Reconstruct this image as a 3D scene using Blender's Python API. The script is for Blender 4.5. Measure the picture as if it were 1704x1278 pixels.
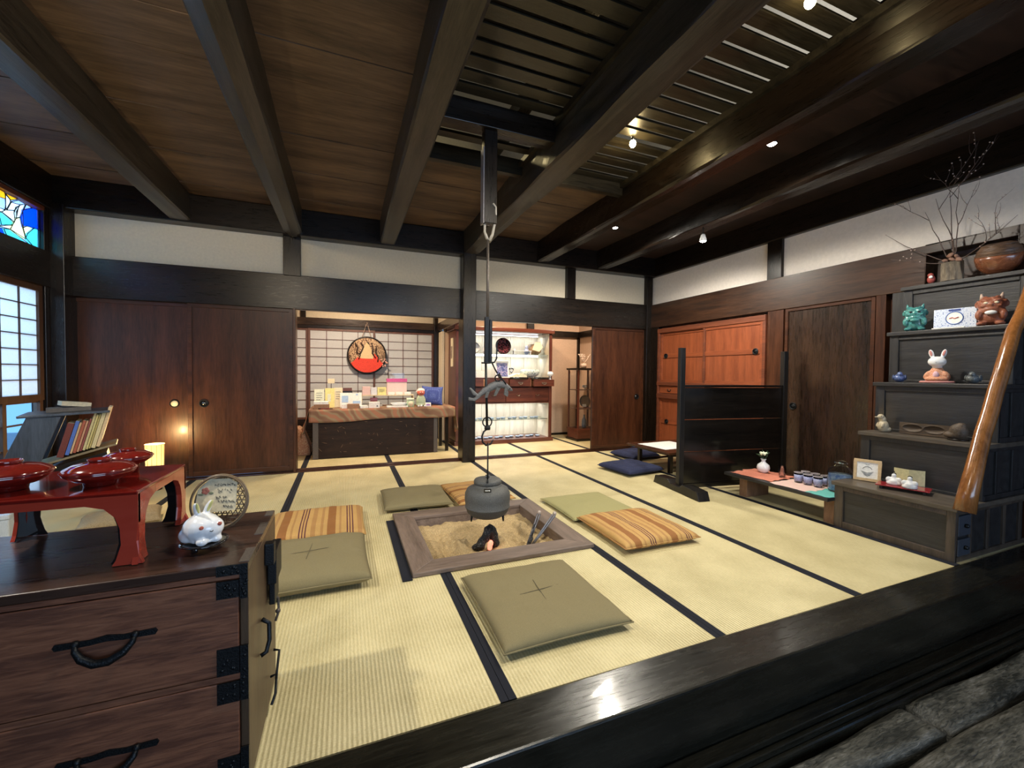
import bpy, bmesh, math, random
from mathutils import Vector, Matrix, Euler, noise
random.seed(7)
S = bpy.context.scene
C = S.collection
PI = math.pi
for o in list(bpy.data.objects): bpy.data.objects.remove(o)

# ------------------------------------------------------------------ camera
EYE = 1.055
yaw, pitch, roll = .379428, -.0250812, .0087764
fw = Vector((math.sin(yaw)*math.cos(pitch), math.cos(yaw)*math.cos(pitch), math.sin(pitch)))
rt = Vector((math.cos(yaw), -math.sin(yaw), 0)); up = rt.cross(fw)
r2 = rt*math.cos(roll)+up*math.sin(roll); u2 = -rt*math.sin(roll)+up*math.cos(roll)
cd = bpy.data.cameras.new('camera'); cam = bpy.data.objects.new('camera', cd); C.objects.link(cam)
cd.sensor_width = 36; cd.lens = 696.94/1704*36; cd.clip_start = .02
cam.matrix_world = Matrix(((r2.x, u2.x, -fw.x, 0), (r2.y, u2.y, -fw.y, 0), (r2.z, u2.z, -fw.z, EYE), (0, 0, 0, 1)))
S.camera = cam

# ------------------------------------------------------------------ world and exposure
S.view_settings.view_transform = 'Standard'; S.view_settings.look = 'None'
S.view_settings.gamma = 1; S.view_settings.use_curve_mapping = False
S.view_settings.exposure = 0.35
W = bpy.data.worlds.new('world'); S.world = W; W.use_nodes = True
W.node_tree.nodes['Background'].inputs[0].default_value = (.22, .52, 1, 1)
W.node_tree.nodes['Background'].inputs[1].default_value = 1.3

# ------------------------------------------------------------------ lights
def spot(loc, tgt, power, col, size=2.2, rad=.05, blend=.9):
    d = bpy.data.lights.new('spot', 'SPOT'); d.energy = power; d.color = col; d.spot_size = size; d.spot_blend = blend
    d.shadow_soft_size = rad
    o = bpy.data.objects.new('spot_light', d); C.objects.link(o); o.location = loc
    o.rotation_euler = (Vector(tgt)-Vector(loc)).to_track_quat('-Z', 'Y').to_euler()
def area(loc, tgt, power, col, sx, sy):
    d = bpy.data.lights.new('area', 'AREA'); d.energy = power; d.color = col; d.shape = 'RECTANGLE'; d.size = sx; d.size_y = sy
    o = bpy.data.objects.new('area_light', d); C.objects.link(o); o.location = loc
    o.rotation_euler = (Vector(tgt)-Vector(loc)).to_track_quat('-Z', 'Y').to_euler()
def point(loc, power, col, rad=.04):
    d = bpy.data.lights.new('point', 'POINT'); d.energy = power; d.color = col; d.shadow_soft_size = rad
    o = bpy.data.objects.new('point_light', d); C.objects.link(o); o.location = loc
WARM = (1, .82, .58); NEUT = (1, .93, .8); COOL = (.62, .78, 1)
# ceiling spots: seen ones, one read off the chest shadow, then added ones
spot((2.68, 2.02, 2.55), (2.6, 2.3, 0), 120, NEUT, 3.0, .05, .6)
spot((2.68, 3.79, 2.55), (2.6, 3.5, 0), 105, NEUT, 3.0, .05, .6)
spot((3.15, 3.03, 2.27), (3.8, 3.8, .8), 60, NEUT, 2.2)
spot((-1.7, 1.6, 2.55), (0.4, 2.4, 0), 150, NEUT, 2.0)
spot((.9, .9, 2.55), (1.0, 2.2, 0), 125, NEUT, 2.0)  # unseen spot added out of frame to light the mats
spot((-.95, .7, 2.5), (-1.0, 4.8, 1.9), 75, WARM, 2.4)  # unseen warm spot added to brighten the back wall plaster
spot((1.8, .3, 2.45), (2.2, 4.8, 2.0), 40, WARM, 2.4)  # unseen warm spot added, aimed at the back wall further right
# daylight: outside the left shoji, and from the entrance hall behind the camera
area((-3.3, 3.2, 1.9), (0, 3.2, 1.0), 165, (.46, .70, 1), 3.4, 2.0)
area((1.4, -3.3, 1.4), (1.8, 3, 1.1), 80, COOL, 3.4, 1.9)
# back room
spot((.1, 5.35, 2.35), (.3, 6.2, .6), 150, (1, .77, .55), 2.5)
spot((2.2, 5.35, 2.35), (2.3, 5.9, 0), 110, (1, .74, .5), 2.5)
spot((3.5, 5.2, 2.35), (3.6, 6.0, .6), 75, (1, .80, .62), 2.5)
# upstairs seen through the slats
point((2.05, 3.0, 3.10), 3, (1, .75, .35))
spot((2.2, 1.8, 4.0), (3.5, 2.5, 4.0), 60, (1, .97, .92), 1.9)
point((.7, 3.9, 3.2), 4, (1, .8, .4))

# ------------------------------------------------------------------ materials
MC = {}
def nodes(name):
    m = bpy.data.materials.new(name); m.use_nodes = True
    nt = m.node_tree; b = nt.nodes['Principled BSDF']; return m, nt, b
def N(nt, t, **k):
    n = nt.nodes.new(t)
    for a, v in k.items(): setattr(n, a, v)
    return n
def coords(nt, scale, kind='Object', rot=(0, 0, 0)):
    tc = N(nt, 'ShaderNodeTexCoord'); mp = N(nt, 'ShaderNodeMapping')
    nt.links.new(tc.outputs[kind], mp.inputs[0]); mp.inputs['Scale'].default_value = scale; mp.inputs['Rotation'].default_value = rot
    return mp
def ramp(nt, fac, stops, const=False):
    r = N(nt, 'ShaderNodeValToRGB'); e = r.color_ramp.elements
    if const: r.color_ramp.interpolation = 'CONSTANT'
    while len(e) < len(stops): e.new(.5)
    for i, (p, c) in enumerate(stops): e[i].position = p; e[i].color = (*c, 1)
    nt.links.new(fac, r.inputs[0]); return r
def bump(nt, b, h, s, d=.01):
    n = N(nt, 'ShaderNodeBump'); n.inputs['Strength'].default_value = s; n.inputs['Distance'].default_value = d
    nt.links.new(h, n.inputs['Height']); nt.links.new(n.outputs[0], b.inputs['Normal'])
def plain(name, col, rough=.5, metal=0, coat=0, noise_amt=.12, nscale=14, em=None, es=0, bstr=0):
    if name in MC: return MC[name]
    m, nt, b = nodes(name)
    mp = coords(nt, (nscale,)*3); nz = N(nt, 'ShaderNodeTexNoise'); nz.inputs['Detail'].default_value = 4
    nt.links.new(mp.outputs[0], nz.inputs[0])
    lo = tuple(c*(1-noise_amt) for c in col); hi = tuple(min(1, c*(1+noise_amt)) for c in col)
    r = ramp(nt, nz.outputs[0], [(.3, lo), (.7, hi)]); nt.links.new(r.outputs[0], b.inputs['Base Color'])
    b.inputs['Roughness'].default_value = rough; b.inputs['Metallic'].default_value = metal; b.inputs['Coat Weight'].default_value = coat
    if coat: b.inputs['Coat Roughness'].default_value = .05
    if bstr: bump(nt, b, nz.outputs[0], bstr)
    if em: b.inputs['Emission Color'].default_value = (*em, 1); b.inputs['Emission Strength'].default_value = es
    MC[name] = m; return m
def wood(name, c1, c2, axis='x', rough=.4, fine=30, stretch=14, bstr=.15, coat=0, c3=None, spec=.5):
    if name in MC: return MC[name]
    m, nt, b = nodes(name)
    sc = [fine]*3; sc['xyz'.index(axis)] = fine/stretch
    mp = coords(nt, sc); nz = N(nt, 'ShaderNodeTexNoise'); nz.inputs['Detail'].default_value = 6; nz.inputs['Roughness'].default_value = .62; nz.inputs['Distortion'].default_value = .6
    nt.links.new(mp.outputs[0], nz.inputs[0])
    sc2 = [s*.16 for s in sc]; mp2 = coords(nt, sc2); n2 = N(nt, 'ShaderNodeTexNoise'); n2.inputs['Detail'].default_value = 3
    nt.links.new(mp2.outputs[0], n2.inputs[0])
    mx = N(nt, 'ShaderNodeMath', operation='ADD'); hf = N(nt, 'ShaderNodeMath', operation='MULTIPLY'); hf.inputs[1].default_value = .5
    nt.links.new(nz.outputs[0], mx.inputs[0]); nt.links.new(n2.outputs[0], mx.inputs[1]); nt.links.new(mx.outputs[0], hf.inputs[0])
    st = [(.43, c1), (.56, c2), (.68, c3)] if c3 else [(.36, c1), (.64, c2)]
    r = ramp(nt, hf.outputs[0], st); nt.links.new(r.outputs[0], b.inputs['Base Color'])
    rr = N(nt, 'ShaderNodeMapRange'); rr.inputs['To Min'].default_value = max(.05, rough-.1); rr.inputs['To Max'].default_value = rough+.14
    nt.links.new(nz.outputs[0], rr.inputs[0]); nt.links.new(rr.outputs[0], b.inputs['Roughness'])
    b.inputs['Coat Weight'].default_value = coat; b.inputs['Coat Roughness'].default_value = .12; b.inputs['Specular IOR Level'].default_value = spec
    bump(nt, b, nz.outputs[0], bstr, .004); MC[name] = m; return m
def dark(axis): return wood('dark_lacquer_'+axis, (.003, .002, .0014), (.014, .008, .0045), axis, .28, 26, 14, .10, .0, None, .34)
def beamw(axis): return wood('beam_wood_'+axis, (.009, .008, .006), (.062, .052, .040), axis, .38, 20, 12, .25, .05, None, .4)
def brown(axis): return wood('brown_panel_'+axis, (.022, .007, .003), (.075, .024, .009), axis, .36, 16, 10, .06, .08, None, .35)
def redw(axis): return wood('cupboard_wood_'+axis, (.15, .034, .011), (.27, .068, .022), axis, .42, 24, 12, .08, .1)
def redd(axis): return wood('cupboard_frame_'+axis, (.08, .022, .010), (.17, .046, .018), axis, .42, 24, 12, .08, .1)
def mah(axis): return wood('mahogany_'+axis, (.045, .011, .006), (.13, .032, .015), axis, .35, 24, 12, .08, .2)
def chestw(axis): return wood('chest_wood_'+axis, (.100, .034, .017), (.205, .076, .036), axis, .5, 20, 9, .35, .05, (.27, .108, .052))
def stepw(axis): return wood('step_chest_wood_'+axis, (.009, .009, .0095), (.032, .030, .030), axis, .42, 26, 12, .3, .1)
def paint(n, c, r=.5): return plain(n, c, r)
IRON = plain('black_iron', (.02, .022, .024), .42, .8, 0, .4, 60, bstr=.2)
IRON2 = plain('grey_cast_iron', (.085, .085, .08), .6, .15, 0, .3, 40, bstr=.35)
RUST = plain('old_iron', (.12, .10, .085), .5, .6, 0, .3, 60, bstr=.3)
def plaster(name, col): return plain(name, col, .85, 0, 0, .05, 9, bstr=.06)
PLA = plaster('cream_plaster', (.64, .555, .41)); BEI = plaster('beige_wall', (.60, .42, .29))
WHITE = plain('white_paper', (.8, .79, .74), .7); CREAM = plain('cream_paper', (.72, .64, .45), .7)
GLZW = plain('white_glaze', (.78, .79, .80), .12, 0, .6, .04)
RED = wood('red_lacquer', (.30, .030, .016), (.37, .045, .024), 'x', .22, 6, 4, .01, .8)
REDB = plain('red_lacquer_bowl', (.135, .009, .006), .12, 0, 1, .1)
BLK = plain('black_lacquer', (.008, .008, .009), .12, 0, 1, .1)
def glass(name, col=(.95, .97, 1), rough=.02):
    if name in MC: return MC[name]
    m, nt, b = nodes(name); b.inputs['Base Color'].default_value = (*col, 1); b.inputs['Roughness'].default_value = rough
    b.inputs['Transmission Weight'].default_value = 1; b.inputs['IOR'].default_value = 1.12 if 'blue' in name else 1.3; MC[name] = m; return m
def translucent(name, col):
    if name in MC: return MC[name]
    m, nt, b = nodes(name); t = N(nt, 'ShaderNodeBsdfTranslucent'); d = N(nt, 'ShaderNodeBsdfDiffuse'); mx = N(nt, 'ShaderNodeMixShader')
    mp = coords(nt, (30, 30, 30)); nz = N(nt, 'ShaderNodeTexNoise'); nt.links.new(mp.outputs[0], nz.inputs[0])
    r = ramp(nt, nz.outputs[0], [(.3, tuple(c*.9 for c in col)), (.7, col)])
    nt.links.new(r.outputs[0], t.inputs[0]); nt.links.new(r.outputs[0], d.inputs[0]); mx.inputs[0].default_value = .55
    nt.links.new(d.outputs[0], mx.inputs[1]); nt.links.new(t.outputs[0], mx.inputs[2])
    nt.links.new(mx.outputs[0], nt.nodes['Material Output'].inputs[0]); MC[name] = m; return m
PAPER = translucent('shoji_paper', (.85, .87, .88))
def emit(name, col, s):
    if name in MC: return MC[name]
    m, nt, b = nodes(name); b.inputs['Base Color'].default_value = (*col, 1)
    b.inputs['Emission Color'].default_value = (*col, 1); b.inputs['Emission Strength'].default_value = s; MC[name] = m; return m
def stripes(name, axis, period, stops, rough=.8, off=0, nz_amt=.25):
    if name in MC: return MC[name]
    m, nt, b = nodes(name); tc = N(nt, 'ShaderNodeTexCoord'); sp = N(nt, 'ShaderNodeSeparateXYZ'); nt.links.new(tc.outputs['Object'], sp.inputs[0])
    a = N(nt, 'ShaderNodeMath', operation='MULTIPLY_ADD'); a.inputs[1].default_value = 1/period; a.inputs[2].default_value = off+10
    nt.links.new(sp.outputs['XYZ'.index(axis.upper())], a.inputs[0]); f = N(nt, 'ShaderNodeMath', operation='FRACT'); nt.links.new(a.outputs[0], f.inputs[0])
    r = ramp(nt, f.outputs[0], stops, True)
    mp = coords(nt, (60, 60, 60)); nz = N(nt, 'ShaderNodeTexNoise'); nz.inputs['Detail'].default_value = 5; nt.links.new(mp.outputs[0], nz.inputs[0])
    r2_ = ramp(nt, nz.outputs[0], [(.3, (1-nz_amt,)*3), (.7, (1, 1, 1))])
    mx = N(nt, 'ShaderNodeMix', data_type='RGBA', blend_type='MULTIPLY'); mx.inputs[0].default_value = 1
    nt.links.new(r.outputs[0], mx.inputs[6]); nt.links.new(r2_.outputs[0], mx.inputs[7]); nt.links.new(mx.outputs[2], b.inputs['Base Color'])
    b.inputs['Roughness'].default_value = rough; bump(nt, b, nz.outputs[0], .3, .003); MC[name] = m; return m
def blotch(name, c1, c2, scale, rough=.7, thr=.5, kind='vor', c3=None):
    if name in MC: return MC[name]
    m, nt, b = nodes(name); mp = coords(nt, (scale,)*3)
    if kind == 'vor':
        t = N(nt, 'ShaderNodeTexVoronoi'); nt.links.new(mp.outputs[0], t.inputs[0]); o = t.outputs['Distance']
    else:
        t = N(nt, 'ShaderNodeTexNoise'); t.inputs['Detail'].default_value = 3; nt.links.new(mp.outputs[0], t.inputs[0]); o = t.outputs[0]
    st = [(thr-.03, c1), (thr+.03, c2)] + ([(thr+.14, c3)] if c3 else [])
    r = ramp(nt, o, st); nt.links.new(r.outputs[0], b.inputs['Base Color']); b.inputs['Roughness'].default_value = rough; MC[name] = m; return m
def tatami():
    m, nt, b = nodes('tatami_weave'); tc = N(nt, 'ShaderNodeTexCoord'); sp = N(nt, 'ShaderNodeSeparateXYZ'); nt.links.new(tc.outputs['Object'], sp.inputs[0])
    def sine(o, per):
        a = N(nt, 'ShaderNodeMath', operation='MULTIPLY'); a.inputs[1].default_value = 2*PI/per; nt.links.new(sp.outputs[o], a.inputs[0])
        s = N(nt, 'ShaderNodeMath', operation='SINE'); nt.links.new(a.outputs[0], s.inputs[0]); return s
    s1 = sine(0, .0135); s2 = sine(1, .009)
    mp = coords(nt, (90, 14, 90)); nz = N(nt, 'ShaderNodeTexNoise'); nz.inputs['Detail'].default_value = 4; nt.links.new(mp.outputs[0], nz.inputs[0])
    mp2 = coords(nt, (.8, .8, .8)); n2 = N(nt, 'ShaderNodeTexNoise'); nt.links.new(mp2.outputs[0], n2.inputs[0])
    ad = N(nt, 'ShaderNodeMath', operation='ADD'); nt.links.new(nz.outputs[0], ad.inputs[0]); nt.links.new(n2.outputs[0], ad.inputs[1])
    k = N(nt, 'ShaderNodeMath', operation='MULTIPLY_ADD'); k.inputs[1].default_value = .075; nt.links.new(s1.outputs[0], k.inputs[0])
    h = N(nt, 'ShaderNodeMath', operation='MULTIPLY'); h.inputs[1].default_value = .5; nt.links.new(ad.outputs[0], h.inputs[0]); nt.links.new(h.outputs[0], k.inputs[2])
    r = ramp(nt, k.outputs[0], [(.30, (.42, .35, .17)), (.64, (.66, .57, .32))]); nt.links.new(r.outputs[0], b.inputs['Base Color'])
    m2 = N(nt, 'ShaderNodeMath', operation='MULTIPLY_ADD'); m2.inputs[1].default_value = .35; nt.links.new(s2.outputs[0], m2.inputs[0]); nt.links.new(s1.outputs[0], m2.inputs[2])
    bump(nt, b, m2.outputs[0], .5, .0016); b.inputs['Roughness'].default_value = .5; return m
TAT = tatami(); HERI = plain('dark_mat_border', (.002, .003, .009), .95, 0, 0, .3, 200)

# ------------------------------------------------------------------ mesh helper
class MB:
    def __init__(s): s.v = []; s.f = []; s.m = []; s.fl = []
    def add(s, vs, fs, m=0, flat=False):
        n = len(s.v); s.v += [tuple(v) for v in vs]; s.f += [tuple(i+n for i in f) for f in fs]; s.m += [m]*len(fs); s.fl += [flat]*len(fs); return s
    def box(s, x0, x1, y0, y1, z0, z1, m=0):
        vs = [(x, y, z) for z in (z0, z1) for y in (y0, y1) for x in (x0, x1)]
        return s.add(vs, [(0, 2, 3, 1), (4, 5, 7, 6), (0, 1, 5, 4), (2, 6, 7, 3), (0, 4, 6, 2), (1, 3, 7, 5)], m, True)
    def obox(s, c, size, rot=(0, 0, 0), m=0):
        R = Euler(rot).to_matrix(); c = Vector(c); a, b, d = [q/2 for q in size]
        vs = [c+R@Vector((x, y, z)) for z in (-d, d) for y in (-b, b) for x in (-a, a)]
        return s.add(vs, [(0, 2, 3, 1), (4, 5, 7, 6), (0, 1, 5, 4), (2, 6, 7, 3), (0, 4, 6, 2), (1, 3, 7, 5)], m, True)
    def tube(s, pts, r, n=10, m=0, sq=(1, 1), cap=True, upv=None):
        pts = [Vector(p) for p in pts]; k = len(pts); rs = r if isinstance(r, (list, tuple)) else [r]*k
        vs = []; prev = None
        for i, p in enumerate(pts):
            t = (pts[min(i+1, k-1)]-pts[max(i-1, 0)]).normalized()
            if prev is None:
                a = Vector(upv) if upv else (Vector((0, 0, 1)) if abs(t.z) < .9 else Vector((1, 0, 0)))
            else: a = prev
            u = (a-t*a.dot(t)).normalized(); w = t.cross(u); prev = u
            for j in range(n):
                g = 2*PI*j/n; vs.append(p+u*math.cos(g)*rs[i]*sq[0]+w*math.sin(g)*rs[i]*sq[1])
        fs = [(i*n+j, i*n+(j+1) % n, (i+1)*n+(j+1) % n, (i+1)*n+j) for i in range(k-1) for j in range(n)]
        if cap: fs += [tuple(range(n))[::-1], tuple((k-1)*n+j for j in range(n))]
        return s.add(vs, fs, m)
    def cyl(s, p0, p1, r0, r1=None, n=16, m=0): return s.tube([p0, p1], [r0, r0 if r1 is None else r1], n, m)
    def ring(s, c, R, r, ax='z', n=28, m=0, k=6, a0=0, a1=2*PI):
        pts = []; full = abs(a1-a0-2*PI) < 1e-6
        for i in range(n+1):
            g = a0+(a1-a0)*i/n; u, w = math.cos(g)*R, math.sin(g)*R
            pts.append(Vector(c)+Vector({'z': (u, w, 0), 'y': (u, 0, w), 'x': (0, u, w)}[ax]))
        return s.tube(pts, r, k, m, cap=not full)
    def lathe(s, prof, c=(0, 0, 0), n=28, m=0, sx=1, sy=1, wob=0):
        vs = []; c = Vector(c)
        for r, z in prof:
            for j in range(n):
                g = 2*PI*j/n; q = r*(1+wob*math.sin(3*g+z*9)); vs.append(c+Vector((q*math.cos(g)*sx, q*math.sin(g)*sy, z)))
        k = len(prof); fs = [(i*n+j, i*n+(j+1) % n, (i+1)*n+(j+1) % n, (i+1)*n+j) for i in range(k-1) for j in range(n)]
        if prof[0][0] > 1e-5: fs.append(tuple(range(n))[::-1])
        if prof[-1][0] > 1e-5: fs.append(tuple((k-1)*n+j for j in range(n)))
        return s.add(vs, fs, m)
    def ell(s, c, r, m=0, n=16, k=10, rot=(0, 0, 0)):
        R = Euler(rot).to_matrix(); vs = []; c = Vector(c)
        if not isinstance(r, (list, tuple)): r = (r, r, r)
        for i in range(k+1):
            t = PI*i/k
            for j in range(n):
                g = 2*PI*j/n; vs.append(c+R@Vector((r[0]*math.sin(t)*math.cos(g), r[1]*math.sin(t)*math.sin(g), -r[2]*math.cos(t))))
        return s.add(vs, [(i*n+j, i*n+(j+1) % n, (i+1)*n+(j+1) % n, (i+1)*n+j) for i in range(k) for j in range(n)], m)
    def prism(s, poly, ax, a0, a1, m=0, smooth=False):
        n = len(poly)
        def P(u, w, a): return {'z': (u, w, a), 'y': (u, a, w), 'x': (a, u, w)}[ax]
        vs = [P(u, w, a0) for u, w in poly]+[P(u, w, a1) for u, w in poly]
        s.add(vs, [(i, (i+1) % n, n+(i+1) % n, n+i) for i in range(n)], m, not smooth)
        c = len(s.v)-2*n
        s.f += [tuple(range(c, c+n))[::-1], tuple(range(c+n, c+2*n))]; s.m += [m, m]; s.fl += [True, True]; return s
    def grid(s, fn, nu, nv, m=0):
        vs = [fn(i/nu, j/nv) for j in range(nv+1) for i in range(nu+1)]
        return s.add(vs, [(j*(nu+1)+i, j*(nu+1)+i+1, (j+1)*(nu+1)+i+1, (j+1)*(nu+1)+i) for j in range(nv) for i in range(nu)], m)
    def build(s, name, mats, parent=None, bevel=0, remesh=0, solid=0, loc=None, rot=None, seg=2):
        me = bpy.data.meshes.new(name); me.from_pydata(s.v, [], s.f)
        if not isinstance(mats, (list, tuple)): mats = [mats]
        for m in mats: me.materials.append(m)
        for i, p in enumerate(me.polygons): p.material_index = s.m[i]; p.use_smooth = not s.fl[i]
        bm = bmesh.new(); bm.from_mesh(me); bmesh.ops.remove_doubles(bm, verts=bm.verts, dist=1e-5)
        bmesh.ops.recalc_face_normals(bm, faces=bm.faces); bm.to_mesh(me); bm.free(); me.update()
        o = bpy.data.objects.new(name, me); C.objects.link(o)
        if parent: o.parent = parent
        if loc: o.location = loc
        if rot: o.rotation_euler = rot
        if remesh:
            r = o.modifiers.new('merge', 'REMESH'); r.mode = 'VOXEL'; r.voxel_size = remesh; r.use_smooth_shade = True
            q = o.modifiers.new('soft', 'SMOOTH'); q.iterations = 6; q.factor = .6
        if solid: q = o.modifiers.new('thick', 'SOLIDIFY'); q.thickness = solid; q.offset = 0
        if bevel: q = o.modifiers.new('bevel', 'BEVEL'); q.width = bevel; q.segments = seg; q.limit_method = 'ANGLE'; q.angle_limit = .7
        return o
def bx(x0, x1, y0, y1, z0, z1): return MB().box(x0, x1, y0, y1, z0, z1)
def tag(o, label, cat, group=None):
    o['label'] = label; o['category'] = cat
    if group: o['group'] = group
    return o
def T(name, label, cat, loc=(0, 0, 0), rz=0, group=None):
    o = bpy.data.objects.new(name, None); C.objects.link(o); o.empty_display_size = .1
    o.location = loc; o.rotation_euler = (0, 0, rz); return tag(o, label, cat, group)
def ST(o, label=None):
    o['kind'] = 'structure'
    if label: o['label'] = label
    return o
def copy_tree(o, parent=None):
    c = o.copy(); C.objects.link(c)
    if parent: c.parent = parent
    for ch in list(o.children): copy_tree(ch, c)
    return c
_tn = [0]
def TR(mb, mat, bevel=.006, label=None):
    _tn[0] += 1; return ST(mb.build('trim_%d' % _tn[0], mat, bevel=bevel), label)

# ================================================================== SETTING
LX, RX, YB, YF = -2.32, 4.08, 4.87, 1.23
HE = (.32, 1.405, 2.15, 3.14)          # hearth frame outline
# floor under the mats, with the hearth pit left open
fl = MB()
for x0, x1, y0, y1 in ((-2.6, .36, YF, 8), (1.37, 5.2, YF, 8), (.36, 1.37, YF, 2.19), (.36, 1.37, 3.10, 8)): fl.box(x0, x1, y0, y1, -.12, -.05)
fl.box(.36, 1.37, 2.19, 3.10, -.30, -.26)
ST(fl.build('floor', wood('floor_boards', (.05, .03, .02), (.10, .06, .04), 'x')), 'wooden floor boards under the straw mats')
# entrance hall floor (lower level)
ST(bx(-4, 6, -4, .98, -.62, -.50).build('floor', plain('earth_floor', (.07, .062, .052), .9, 0, 0, .3, 8, bstr=.4)), 'packed earth floor of the lower entrance hall')
# front sill: tall polished beam, grooved ledge, lower beam
sill = wood('sill_lacquer', (.0035, .0035, .0025), (.013, .012, .008), 'x', .24, 18, 12, .14, .25, None, .4)
def wavy(x0, x1, y0, y1, z0, z1, amp=.004, seg=40, sd=0):
    b = MB(); vs = []; n = 8
    prof = [(y0, z0), (y0, (z0+z1)/2), (y0, z1), ((y0+y1)/2, z1), (y1, z1), (y1, (z0+z1)/2), (y1, z0), ((y0+y1)/2, z0)]
    for i in range(seg+1):
        x = x0+(x1-x0)*i/seg
        for k, (y, z) in enumerate(prof):
            q = noise.noise(Vector((x*1.7+sd, k*2.1, sd)))*amp; w = noise.noise(Vector((x*1.3+sd, k*1.3+9, sd)))*amp
            vs.append((x, y+q, z+w))
    fs = [(i*n+j, i*n+(j+1) % n, (i+1)*n+(j+1) % n, (i+1)*n+j) for i in range(seg) for j in range(n)]+[tuple(range(n)), tuple(seg*n+j for j in range(n))]
    return b.add(vs, fs, 0, True)
TR(wavy(-2.6, 5.2, 1.05, YF, -.22, .004, .003), sill, .008, 'broad black polished sill beam along the front edge of the mats')
TR(bx(-2.6, 5.2, 1.00, YF, -.245, -.222).box(-2.6, 5.2, .985, YF, -.275, -.25), sill, .003, 'thin grooved ledge under the front sill beam')
TR(wavy(-2.6, 5.2, .97, YF, -.50, -.277, .005, sd=5), sill, .008, 'lower black beam below the front sill')

# walls
ST(bx(LX-.12, LX-.02, .95, .98, -.5, 2.9).box(-4.1, -4.0, -4, 1, -.6, 3).build('wall_left', BEI))
hd = dark('x'); hy = dark('y'); hz = dark('z')
# back wall: plaster band + header
ST(bx(LX, RX+.1, YB+.04, YB+.16, 2.03, 2.45).build('wall_back', PLA), 'cream plaster band above the header of the back wall')
TR(bx(LX, RX, YB, YB+.075, 1.70, 2.052), hd, .006, 'wide dark header beam along the back wall')
TR(bx(LX, RX, YB-.10, YB+.2, 2.435, 2.70), hd, .008, 'dark wall plate above the plaster band of the back wall')
for x0, x1, n in ((-.585, -.425, 'left'), (2.70, 2.83, 'right'), (4.02, 4.08, 'corner'), (-2.32, -2.27, 'far left')):
    TR(bx(x0, x1, YB-.015, YB+.1, 2.04, 2.45), hz, .004, 'short dark strut in the plaster band, '+n+' one on the back wall')
TR(bx(1.28, 1.437, 4.76, 4.98, 0, 2.46), hz, .008, 'tall square dark post in the middle of the back wall')
TR(bx(3.985, 4.08, YB-.03, YB+.15, 0, 2.46), hz, .004, 'dark corner post at the right end of the back wall')
TR(bx(-.50, -.475, YB-.01, YB+.17, 0, 1.71), brown('z'), .003, 'brown jamb beside the opening to the shop room')
TR(bx(1.437, 1.47, YB+.02, YB+.17, 0, 1.71), brown('z'), .003, 'brown jamb right of the middle post')
TR(bx(LX, LX+.10, YB-.12, YB+.1, 0, 2.46), hz, .006, 'dark corner post at the left end of the back wall')
TR(bx(LX, RX, YB-.01, YB+.17, -.05, .008).box(LX, RX, YB+.035, YB+.05, .008, .02).box(LX, RX, YB+.09, YB+.105, .008, .02), brown('x'), .002, 'grooved threshold under the sliding doors of the back wall')
# sliding doors of the back wall
def board_door(n, x0, x1, y, label, hx, hmat, side=1, fz=.03):
    d = MB().box(x0, x1, y, y+.012, fz, 1.70)
    o = ST(d.build('door_%d' % n, brown('z')), label)
    f = MB(); w = .035
    f.box(x0, x0+w, y-.012, y+.02, fz, 1.70).box(x1-w, x1, y-.012, y+.02, fz, 1.70).box(x0+w, x1-w, y-.012, y+.02, fz, fz+.045).box(x0+w, x1-w, y-.012, y+.02, 1.665, 1.70)
    f.build('door_frame', brown('x'), o, bevel=.003)
    if hx is not None:
        h = MB().ring((hx, y-.005, .738), .032, .006, 'y', 24).lathe([(0, 0), (.03, 0), (.03, .004), (0, .004)], (0, 0, 0), 24)
        h = MB().ring((hx, y-.004, .738), .034, .006, 'y', 24); h.cyl((hx, y-.003, .738), (hx, y, .738), .032, n=24, m=1)
        h.build('door_handle', [IRON, hmat], o)
    return o
board_door(1, -2.27, -1.36, YB+.055, 'brown sliding board door, leftmost on the back wall, with pale round pull', -1.52, CREAM)
board_door(2, -1.40, -.50, YB+.015, 'brown sliding board door with dark round pull beside the shop opening', -1.275, BLK)
board_door(3, 3.13, 4.0, YB+.04, 'brown sliding board door at the right end of the back wall', 3.88, BLK)
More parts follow.
